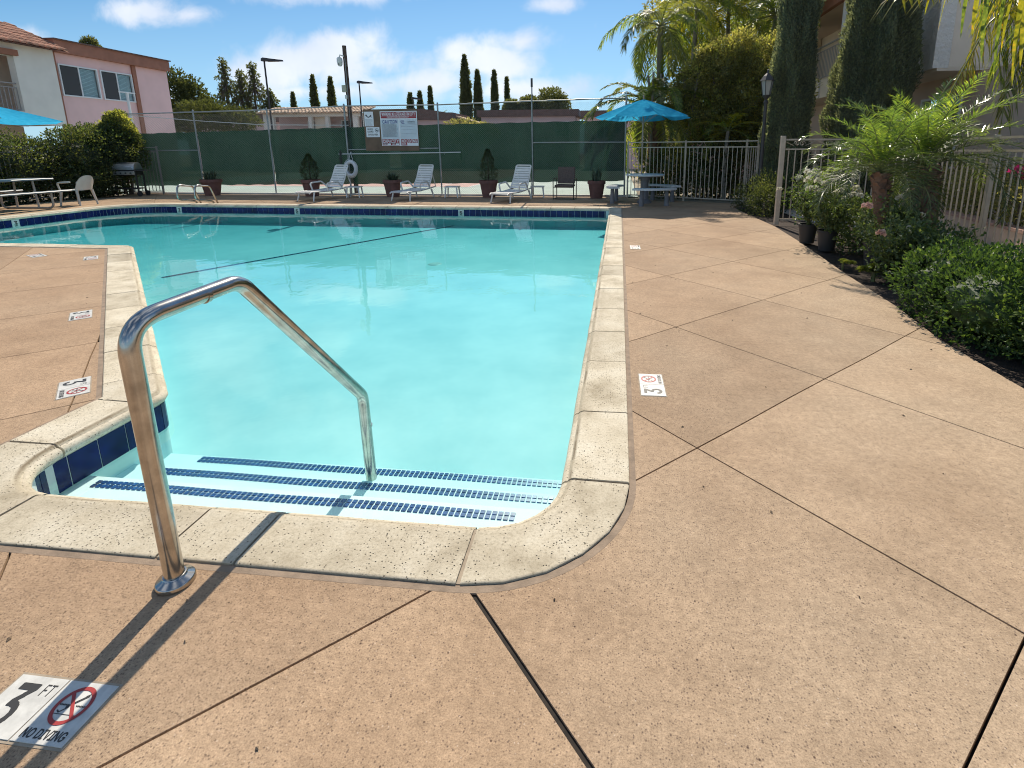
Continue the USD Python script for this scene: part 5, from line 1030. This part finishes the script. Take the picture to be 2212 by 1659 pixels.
tree('garden_tree', 'leafy tree behind the left end of the chain link fence', 'tree', -29.3, 34, 2.4, [(0, 0, 3.9, 2.2, 1.2, 1.0), (2.2, 0, 3.6, 1.8, 1.2, .9), (-2, 0, 3.4, 1.6, 1, .9)], 9000, .2, .1, M['far_green'], 96, .15)

# palms ---------------------------------------------------
def frond_mesh(r, path, L0, nl, W, droop, vee, taper=(.35, 1.0, .35), seg=2, rr=.012, plumose=0.0):
    p = np.array(path, float); d = np.r_[0, np.cumsum(np.linalg.norm(np.diff(p, axis=0), axis=1))]; tt = np.linspace(0, d[-1], 24); P = np.c_[[np.interp(tt, d, p[:, k]) for k in range(3)]].T
    leaf = MB(); stem = MB().tube(P, np.linspace(rr, rr * .25, 24), 5); T = np.gradient(P, axis=0); T /= np.linalg.norm(T, axis=1, keepdims=True)
    up = np.array([0, 0, 1.0])
    for s in (-1, 1):
        t = np.linspace(.16, .995, nl) + r.uniform(-.5, .5, nl) * .6 / nl; t = np.clip(t, 0, 1)
        base = np.c_[[np.interp(t * (len(P) - 1), np.arange(len(P)), P[:, k]) for k in range(3)]].T; tg = np.c_[[np.interp(t * (len(P) - 1), np.arange(len(P)), T[:, k]) for k in range(3)]].T
        side = np.cross(tg, up); side /= np.maximum(np.linalg.norm(side, axis=1, keepdims=True), 1e-6); nrm = np.cross(side, tg)
        L = L0 * np.interp(t, [0, .4, 1], taper) * r.uniform(.85, 1.12, nl); fwd = np.interp(t, [0, 1], [.35, 1.1])[:, None]
        v_ = vee + r.normal(0, .10 + plumose, nl)
        D = side * s + tg * fwd + nrm * v_[:, None] + r.normal(0, .06, (nl, 3)); D /= np.linalg.norm(D, axis=1, keepdims=True)
        wv = np.cross(D, nrm); wv /= np.maximum(np.linalg.norm(wv, axis=1, keepdims=True), 1e-6); wv = wv * .8 + r.normal(0, .25, (nl, 3))
        m1 = base + D * (L * .5)[:, None] - up * (droop * L * .16)[:, None]; tip = base + D * L[:, None] * .93 - up * (droop * L * .75)[:, None]
        w = W * r.uniform(.8, 1.2, nl)[:, None]
        v = np.stack([base - wv * w * .3, base + wv * w * .3, m1 + wv * w * .5, m1 - wv * w * .5, tip], 1).reshape(-1, 3); b = np.arange(nl)[:, None] * 5
        leaf.raw(v, np.vstack([b + [0, 1, 2], b + [0, 2, 3], b + [3, 2, 4]]))
    return leaf, stem
def arc(az, L, e0, curl, start=(0, 0, 0), n=12):
    """a frond's midrib: leaves at elevation e0 towards azimuth az and curls down"""
    p = [np.array(start, float)]; e = e0; h = np.array([math.cos(az), math.sin(az), 0])
    for k in range(n): e -= curl / n * (.5 + k / n); p.append(p[-1] + (h * math.cos(e) + np.array([0, 0, math.sin(e)])) * L / n)
    return p
def palm(name, label, x, y, base, top_, n, L, L0, nl, W, seed, e=(1.35, -.25), curl=1.5, droop=.5, vee=.35, mats=('frond',), trunk_r=(.10, .08), trunk_m='palm_grey', extra=(), rough_trunk=False, az=None, group=None, taper=(.35, 1, .35), rr=.012, plumose=0.0, cat='palm', straps=()):
    o = thing(name, label, cat, (x, y, 0), group=group); r = np.random.default_rng(seed); b, t = np.array(base, float), np.array(top_, float)
    q = np.linspace(0, 1, 9)[:, None]; path = b * (1 - q) + t * q + np.c_[np.sin(q[:, 0] * PI) * r.normal(0, .05), np.zeros(9), np.zeros(9)]
    tk = MB().tube(path, np.linspace(*trunk_r, 9), 10)
    trunk = tk.build('trunk', M[trunk_m], o, smooth=50)
    if rough_trunk:
        H_ = np.linalg.norm(t - b)
        for k in range(int(H_ / .016)):
            u = k * .016 / H_; a = k * 2.4; c = b * (1 - u) + t * u; R = np.interp(u, [0, 1], trunk_r) * .96; d = np.array([math.cos(a), math.sin(a), 0]); s = np.array([-d[1], d[0], 0]); z = np.array([0, 0, 1.])
            w = R * .55; P = [c + d * R - s * w, c + d * R + s * w, c + d * (R + .048) + s * w * .5 + z * .055, c + d * (R + .048) - s * w * .5 + z * .055, c + d * (R * .8) + z * .075]
            MB().raw(P, [[0, 1, 2], [0, 2, 3], [3, 2, 4], [0, 3, 4], [1, 4, 2]]).build('leaf_scar', M[trunk_m], trunk)
    for k in range(n):
        f = (k + .5) / n; el = e[0] + (e[1] - e[0]) * f ** .9 + r.normal(0, .1); a = k * 2.39996 + r.normal(0, .2) if az is None else az[0] + (az[1] - az[0]) * ((k * .618) % 1) + r.normal(0, .1)
        lf, st = frond_mesh(r, arc(a, L * r.uniform(.85, 1.1) * (.8 + .2 * f), el, curl * r.uniform(.8, 1.2) * ((.38 + .85 * f) if rough_trunk else 1.0), t), L0, nl, W, droop, vee, taper, rr=rr, plumose=plumose)
        mm = M[mats[0] if (trunk_m == 'palm_bark' and rough_trunk and k < n * .42) else mats[int(r.integers(len(mats)))]]; fr = lf.build('frond', mm, o); st.build('midrib', M['rachis'], fr)
    for (x0_, y0_, z0_, x1_, z1_, w_) in straps:
        sb = MB(); p0 = np.array([x0_ - x, y0_ - y, z0_]); p1 = np.array([x1_ - x, y0_ - y + r.normal(0, .04), z1_]); S_ = np.array([math.cos(a_ := r.normal(0, .5)), math.sin(a_), 0]) * w_ / 2; q = [p0 * (1 - t) + p1 * t + np.array([0, .05 * math.sin(t * 3), 0]) for t in (0, .35, .7, .92, 1)]
        ws = (.6, 1, .9, .45, .03); V = []
        for c_, k_ in zip(q, ws): V += [c_ - S_ * k_, c_ + np.array([0, -.012 * k_, 0]), c_ + S_ * k_]
        sb.raw(V, [[i * 3 + j, i * 3 + j + 1, i * 3 + j + 4, i * 3 + j + 3] for i in range(4) for j in range(2)]); sb.build('leaflet', M['frond_yellow' if r.random() < .7 else 'frond'], o)
    for (pth, L0_, nl_, W_, m_) in extra:
        lf, st = frond_mesh(r, pth, L0_, nl_, W_, droop, vee, taper, rr=rr); fr = lf.build('frond', M[m_], o); st.build('midrib', M['rachis'], fr)
    return o
# two small date palms in the bed
palm('date_palm', 'small date palm with leaning slender trunk and yellow-green fronds, left of two', 3.46, 6.72, (0, 0, -.05), (-.26, .06, 1.16), 30, 1.25, .28, 54, .0105, 101, e=(1.52, .25), curl=1.95, droop=.22, vee=.32, mats=('date', 'date_dark', 'date_dark'), trunk_r=(.075, .085), trunk_m='palm_bark', rough_trunk=True, rr=.009, plumose=.16)
palm('date_palm', 'small date palm with thick shaggy upright trunk, right of two', 4.02, 7.10, (0, 0, -.05), (-.10, 0.05, 1.24), 34, 1.50, .32, 58, .0115, 102, e=(1.54, .22), curl=1.8, droop=.22, vee=.32, mats=('date', 'date_dark', 'date_dark'), trunk_r=(.12, .16), trunk_m='palm_bark', rough_trunk=True, rr=.010, plumose=.16)
# king palm at the right edge: only its hanging fronds enter the picture
palm('king_palm', 'palm with long hanging yellow-green fronds in the upper right corner', 6.75, 8.25, (0, 0, 0), (-.25, 0, 4.2), 12, 2.5, .62, 42, .035, 103, e=(1.2, -.6), curl=2.0, droop=.9, vee=-.15, mats=('frond_yellow', 'frond', 'frond_yellow'), trunk_r=(.14, .10), az=(PI * .55, PI * 1.45), taper=(.6, 1, .45), rr=.022, straps=[(3.22, 6.0, 3.5, 3.08, 2.80, .045), (3.36, 6.0, 3.5, 3.28, 2.66, .050), (3.50, 6.0, 3.5, 3.47, 2.57, .052), (3.60, 6.0, 3.5, 3.58, 2.57, .052), (3.78, 6.2, 3.5, 3.80, 2.35, .055), (3.92, 6.2, 3.5, 3.93, 2.40, .055), (4.02, 6.3, 3.5, 4.0, 2.18, .058), (4.10, 6.1, 3.5, 4.13, 2.28, .055), (4.18, 6.3, 3.5, 4.22, 2.12, .058), (4.28, 6.2, 3.5, 4.30, 2.30, .055), (4.36, 6.3, 3.5, 4.40, 2.1, .058), (4.46, 6.2, 3.5, 4.50, 2.2, .055), (4.56, 6.3, 3.5, 4.60, 2.15, .055), (3.85, 6.4, 3.5, 3.88, 2.6, .05), (4.25, 6.5, 3.5, 4.2, 2.5, .05)],
     extra=[([(-.2, 0, 4.2), (-1.1, -.35, 4.05), (-2.2, -1.0, 3.66), (-3.3, -1.8, 3.28), (-4.0, -2.3, 3.02)], .62, 26, .045, 'frond_yellow'), ([(-.2, 0, 4.2), (-.9, .1, 3.9), (-1.55, .2, 3.2), (-1.9, .2, 2.3), (-2.0, .2, 1.75)], .50, 44, .030, 'frond_yellow'), ([(-.2, 0, 4.2), (-.7, -.1, 3.8), (-1.15, -.1, 3.0), (-1.35, -.1, 2.2), (-1.35, -.1, 1.7)], .55, 46, .032, 'frond_dark'), ([(-.2, 0, 4.2), (-.8, -.4, 4.05), (-1.5, -.8, 3.5), (-1.9, -1.0, 2.9)], .55, 40, .034, 'frond')])
# palms behind the umbrella
BG = 'palms behind the round table'
palm('queen_palm', 'tall palm with arching dark fronds at the left of the palm group', 1.35, 17.6, (0, 0, 0), (-.15, 0, 5.3), 24, 2.5, .50, 46, .036, 111, e=(1.35, -.75), curl=2.1, droop=.7, vee=.1, mats=('frond_dark', 'frond', 'frond_dark'), trunk_r=(.13, .10), rr=.018)
palm('queen_palm', 'second tall palm with yellowing fronds just right of the leftmost palm', 2.70, 21.2, (0, 0, 0), (.1, 0, 6.8), 28, 2.8, .60, 44, .040, 112, e=(1.35, -.6), curl=1.9, droop=.6, vee=.15, mats=('frond', 'frond_yellow', 'frond'), trunk_r=(.10, .08), rr=.018)
palm('areca_palm', 'feathery palm with upright fronds crowding the top of the picture', 4.00, 22.0, (0, 0, 0), (.1, 0, 7.0), 32, 2.8, .56, 44, .038, 113, e=(1.45, -.3), curl=1.5, droop=.4, vee=.3, mats=('frond', 'frond_dark', 'frond_yellow'), trunk_r=(.09, .07), rr=.018)
palm('areca_palm', 'feathery palm behind the tall narrow cypress', 5.55, 20.8, (0, 0, 0), (0, 0, 6.3), 30, 2.6, .55, 42, .038, 114, e=(1.45, -.4), curl=1.6, droop=.4, vee=.3, mats=('frond', 'frond_dark'), trunk_r=(.09, .07), rr=.018)
palm('date_palm', 'low wide palm with long arching fronds directly behind the blue umbrella', 1.05, 17.3, (0, 0, 0), (0, 0, 2.75), 38, 2.9, .46, 62, .045, 115, e=(1.3, -.35), curl=1.8, droop=.4, vee=.25, mats=('frond_dark', 'frond', 'frond_dark'), trunk_r=(.22, .20), trunk_m='palm_bark', rr=.018)
palm('areca_palm', 'small bright yellow-green palm left of the lantern post', 3.15, 15.9, (0, 0, 0), (.0, 0, 2.0), 13, 1.35, .34, 30, .022, 116, e=(1.4, -.1), curl=1.5, droop=.3, vee=.3, mats=('frond_yellow', 'frond', 'frond'), trunk_r=(.06, .05), rr=.011)
palm('fan_palm', 'small distant palm beside the tallest skyline cypress', -16.8, 48, (0, 0, 0), (0, 0, 4.4), 22, 1.3, .4, 16, .05, 117, e=(1.4, -.6), curl=1.0, droop=.4, vee=.1, mats=('frond_dark',), trunk_r=(.15, .12), rr=.02)
stems = np.random.default_rng(120)
cl = thing('areca_palm', 'clump of bare ringed palm canes behind the iron fence under the umbrella', 'palm', (0, 0, 0))
for k in range(12):
    x, y = 1.0 + k * .28 + stems.normal(0, .08), 17.0 + stems.uniform(-.5, .9); a = stems.normal(0, .10)
    MB().tube([(x, y, 0), (x + a * 1.5, y, 1.6), (x + a * 4, y, 3.8)], [.055, .045, .035], 8).build('cane', M['palm_grey'], cl, smooth=50)
# big shrubs and bushes behind
def bush(name, label, x, y, blobs, n, L, W, m, seed, tips=None, shell=.45, cat='bush', up=.35, core=0.0):
    o = thing(name, label, cat, (x, y, 0)); r = np.random.default_rng(seed); foliage(o, r, n, blobs, L, W, m, 'foliage', shell=shell, up=up, core=core)
    for b in blobs[:5]: MB().tube([(b[0] * .3, b[1] * .3, -.05), (b[0] * .7, b[1] * .7, b[2] * .6), (b[0], b[1], b[2])], [.035, .025, .012], 6).build('stem', M['bark'], o)
    if tips: foliage(o, r, tips[0], [(b[0], b[1], b[2] + b[5] * .55, b[3] * .8, b[4] * .8, b[5] * .5) for b in blobs], L * 1.1, W * 1.1, M[tips[1]], 'young_leaves', up=.9)
    return o
bush('tall_bush', 'large pale-leaved bush filling the space between the umbrella and the lantern post', 3.05, 16.9, [(-.75, 0, 3.3, .75, .6, .8), (.1, 0, 3.7, .95, .7, 1.0), (1.1, 0, 3.8, .85, .7, .9), (.55, .1, 4.45, .45, .4, .55), (1.75, .1, 4.3, .4, .4, .6), (-.35, 0, 4.1, .38, .35, .45), (-.3, -.1, 2.5, 1.05, .7, .8), (.9, -.1, 2.6, 1.1, .7, 1.0), (1.8, -.2, 3.1, .85, .7, 1.3), (-1.1, 0, 2.7, .5, .5, .6), (.3, -.2, 1.7, 1.1, .6, .7), (1.6, -.3, 1.8, .9, .6, .8)], 46000, .085, .050, M['bush'], 131, (7000, 'painted_sun_tip'), shell=.62, core=.42)  # bright tip leaves added as painted sunlit yellow highlights
bush('shrub', 'dark shrub mass behind the iron fence at the back right', 2.6, 16.4, [(-1.2, 0, .7, .8, .6, .8), (0, 0, .8, 1.0, .6, .9), (1.2, -.4, .9, .9, .6, 1.0), (2.0, -1.2, .8, .7, .6, .9)], 9000, .10, .05, M['shrub'], 132)
bush('background_trees', 'dense dark tree crowns closing the gap behind the palm group', 4.6, 27.0, [(-2.6, 0, 2.2, 1.6, 1, 2.0), (-.6, 0, 3.2, 1.8, 1, 2.6), (1.6, 0, 4.0, 1.9, 1, 3.2), (3.4, 0, 3.6, 1.6, 1, 3.2), (0, .5, 5.8, 1.8, 1, 1.6), (2.4, .5, 6.6, 1.8, 1, 1.6), (-2.2, .5, 7.4, 1.5, 1, 1.7), (.2, .5, 8.3, 1.9, 1, 1.9), (2.8, .5, 8.6, 1.9, 1, 1.9)], 38000, .16, .08, M['bush'], 133, cat='trees')
bush('shrub', 'small dark shrub at the foot of the lantern post and narrow cypress', 3.25, 11.9, [(0, 0, .35, .42, .4, .42), (.3, .6, .45, .5, .5, .5), (-.1, .9, .30, .4, .4, .35)], 7000, .05, .022, M['shrub'], 134)
bush('pink_flower_bush', 'bush with pink flowers behind the back iron fence', 2.35, 16.0, [(0, 0, 1.25, .35, .3, .35), (.2, 0, .8, .4, .3, .5)], 1500, .08, .045, M['rose'], 135, (160, 'pink_petal'))
# left hedge and shrubs
bush('climbing_hedge', 'dark overgrown hedge with pale leaf highlights behind the picnic table and grill', -17.9, 14.1, [(-.1, -4.6, .85, .8, 1.3, .75), (0, -2.6, .85, .85, 1.3, .80), (.1, -.7, .95, .9, 1.2, .92), (.55, .8, 1.1, 1.0, 1.0, 1.05), (.9, 1.7, 1.4, .9, .7, .85), (.2, 1.6, 1.45, .9, .8, .9), (.7, .6, .5, .9, 1.2, .6), (.2, -2, .4, .7, 1.6, .5)], 42000, .085, .045, M['shrub'], 136, (4500, 'rose'), shell=.7, core=.62)
bush('tall_shrub', 'tall shrub with sunlit yellow-green tips at the left end of the chain link fence', -16.95, 15.95, [(0, 0, 2.2, .42, .35, .55), (-.35, 0, 1.9, .40, .35, .55), (.25, 0, 1.8, .38, .3, .6)], 9000, .075, .035, M['shrub'], 137, (5200, 'painted_sun_tip'))  # sunlight on the tips is put into their leaf colour
bush('pale_shrub', 'pale green arching shrub at the far left edge below the blue umbrella', -16.6, 10.2, [(-.3, .3, 1.45, .55, 1.1, .45), (-.2, -1.4, 1.35, .6, 1.0, .45), (.0, .7, .95, .4, .6, .35)], 6500, .075, .04, M['bush'], 138, shell=.6)

# right bed: hedge, roses, succulents, pots
M['soil_bed'] = mat('bed_soil', (.040, .026, .018), .95, var=.4, vs=14, bump=.02, bs=40)
MB().flat(Polygon([(2.53, -3), (2.53, 2.6), (2.51, 4.0), (2.63, 4.9), (2.71, 6.2), (2.81, 7.3), (2.91, 8.4), (3.01, 10.1), (2.96, 12.2), (2.94, 13.6), (3.5, 14.2), (4.0, 13), (4.0, 11), (5.1, 9.6), (4.95, -3)]), -.028).build('planting_bed', M['soil_bed'], kind='structure')
hd = bush('boxwood_hedge', 'dense glossy green hedge at the right edge of the deck', 3.53, 3.75, [(-.60, .95, .28, .42, .42, .36), (-.70, .35, .28, .34, .55, .36), (-.15, .55, .30, .62, .58, .40), (-.28, -.15, .33, .58, .75, .42), (.55, .35, .34, .8, .75, .45), (.9, -.6, .36, .9, .9, .46), (-.1, -1.2, .34, .75, .9, .42), (1.2, .6, .40, .6, .6, .45)], 58000, .042, .022, M['hedge'], 141, shell=.78, up=.5, core=.60)
def rose(x, y, h, R, nb, label, seed, potted_=True, petal='petal'):
    o = thing('rose_bush', label, 'rose bush', (x, y, 0)); r = np.random.default_rng(seed); z0 = .0
    if potted_:
        MB().lathe([(0, 0), (.105, 0), (.135, .27), (.145, .27), (.145, .30), (.125, .30), (.12, .26), (0, .26)], n=18).build('nursery_pot', M['plastic_pot'], o, smooth=35); z0 = .27
    st = MB()
    tips = []
    for k in range(16):
        a = r.uniform(0, 2 * PI); q = R * math.sqrt(r.random()); t = np.array([math.cos(a) * q, math.sin(a) * q, z0 + (h - z0) * r.uniform(.65, 1)]); st.tube([(0, 0, z0 * .9), t * [.35, .35, .5] + [0, 0, z0 * .4], t], [.006, .005, .003], 5); tips.append(t)
    st.build('canes', M['rachis'], o); n = 2600; k = r.integers(0, 16, n); w = r.random(n) ** .7; T = np.array(tips)[k]; C = np.array([0, 0, z0]) * (1 - w[:, None]) + T * w[:, None] + r.normal(0, .06, (n, 3)); C = C[(w > .2)]
    m_ = len(C); MB().raw(*leafcloud(C, r.normal(size=(m_, 3)) + [0, 0, -.1], r.uniform(.035, .065, m_), r.uniform(.022, .036, m_), r)).build('foliage', M['rose'], o)
    for k in range(nb):
        t = tips[k % 16] + r.normal(0, .05, 3) + [0, 0, .03]; nn = 26; d = unit(r, nn) ; d[:, 2] = abs(d[:, 2]) * .9 + .05; S_ = .050 * r.uniform(.8, 1.25)
        v, f = leafcloud(t + d * S_ * .25, d + r.normal(0, .25, (nn, 3)), S_ * r.uniform(.7, 1.1, nn), S_ * 1.1, r); MB().raw(v, f).build('bloom', M[petal], o)
    return o
rose(2.98, 8.35, 1.10, .40, 26, 'white rose bush in a black pot nearest the gate post', 151)
rose(3.04, 7.72, .98, .42, 24, 'white rose bush in a black pot with low blooms, nearer of the two potted roses', 152)
rose(3.25, 6.75, .80, .44, 4, 'sparse leafy rose bush in front of the slender date palm trunk', 153)
rose(3.02, 5.9, .82, .40, 3, 'rose bush with pale pink blooms in front of the thick palm trunk', 154, False, 'pink_petal')
rose(3.40, 5.75, .62, .34, 1, 'bushy green rose with few blooms between the palms and the hedge', 155, False)
bush('flower_shrub', 'leafy green shrub between the potted roses and the slender date palm', 3.45, 7.55, [(0, 0, .38, .42, .40, .40), (.35, -.3, .30, .40, .40, .34), (.1, .7, .35, .4, .4, .38)], 4200, .055, .030, M['rose'], 156)
bush('flower_shrub', 'leafy green shrub at the foot of the two date palms', 3.55, 6.25, [(0, 0, .30, .45, .40, .34), (-.2, -.4, .26, .38, .40, .30)], 3800, .055, .030, M['rose'], 157)
def succulent(x, y, R, label, seed):
    o = thing('succulent', label, 'succulent', (x, y, 0), group='rosette succulents edging the bed'); r = np.random.default_rng(seed)
    for q in range(5):
        c = np.array([r.normal(0, R * .5), r.normal(0, R * .5), R * r.uniform(.5, .9)]) if q else np.array([0, 0, R * .9]); n = 70; t = np.linspace(0, 1, n); a = np.arange(n) * 2.39996; e = 1.45 - 1.5 * t; d = np.c_[np.cos(a) * np.cos(e), np.sin(a) * np.cos(e), np.sin(e)]
        MB().raw(*leafcloud(np.repeat(c[None], n, 0), d, R * (.35 + .35 * t), R * .26, r, .3)).build('rosette', M['succulent'], o)
    MB().tube([(0, 0, -.03), (0, 0, R * .9)], R * .15, 6).build('stem', M['rachis'], o)
    return o
succulent(2.80, 6.55, .095, 'small yellow-green rosette succulent by the deck edge, farther of two clumps', 161); succulent(2.90, 5.98, .15, 'larger clump of green rosette succulents by the deck edge before the hedge', 162)
bush('bougainvillea_hedge', 'sunlit hedge with magenta flowers on the planter behind the right fence', 6.95, 9.2, [(-.1, 2.2, .70, .6, 1.3, .48), (-.35, .4, .72, .6, 1.2, .50), (-.6, -1.3, .72, .6, 1.2, .50), (-.75, -3.0, .70, .6, 1.1, .5)], 18000, .055, .032, M['bush'], 163, cat='hedge')
bg = bush('bougainvillea', 'magenta flowering sprig on the planter hedge at the right edge', 6.0, 8.35, [(0, 0, 1.05, .22, .2, .12)], 90, .06, .04, M['rose'], 164, (170, 'magenta'))

# lantern post
lp = thing('lantern_post', 'black lantern lamp post standing against the narrow cypress', 'street lamp', (3.42, 13.05, 0))
MB().lathe([(.10, 0), (.10, .10), (.07, .16), (.06, .5), (.045, .55), (.038, 2.5), (.06, 2.55), (.03, 2.62), (.09, 2.70), (.09, 2.72)], n=14).build('post', M['lamp_dark'], lp, smooth=40)
MB().lathe([(.085, 2.72), (.14, 3.05)], n=6).build('lantern_glass', mat('lantern_glass', (.30, .29, .26), .15), lp)
MB().lathe([(.175, 3.04), (.10, 3.15), (.03, 3.22), (.02, 3.30), (0, 3.31)], n=6).build('cap', M['lamp_dark'], lp)
for k in range(6):
    a = k * PI / 3; MB().tube([(math.cos(a) * .088, math.sin(a) * .088, 2.72), (math.cos(a) * .145, math.sin(a) * .145, 3.05)], .008, 5).build('lantern_bar', M['lamp_dark'], lp)
# fallen leaves and grit on the deck
r = np.random.default_rng(171); n = 0; mb = MB()
for k in range(190):
    p = np.array([r.uniform(-3, 2.6), r.uniform(.6, 9)]) if k < 145 else np.array([r.uniform(-8, -3.4), r.uniform(1, 6)])
    if not deck_poly.contains(Point(p)) or mortar_poly.contains(Point(p)): continue
    s = r.uniform(.004, .012); a = r.uniform(0, 2 * PI); d = np.array([math.cos(a), math.sin(a)]); q = np.array([-d[1], d[0]]) * r.uniform(.3, .7)
    P = [(*(p - d * s), .002), (*(p + q * s), .004), (*(p + d * s), .003), (*(p - q * s), .002), (*p, .008)]; mb.raw(P, [[0, 3, 4], [3, 2, 4], [2, 1, 4], [1, 0, 4]])
mb.build('leaf_litter', mat('leaf_litter', (.10, .06, .035), .9, col2=(.30, .22, .14), vs=14), kind='stuff', label='tiny dry leaf bits and grit scattered on the deck', cat='litter')
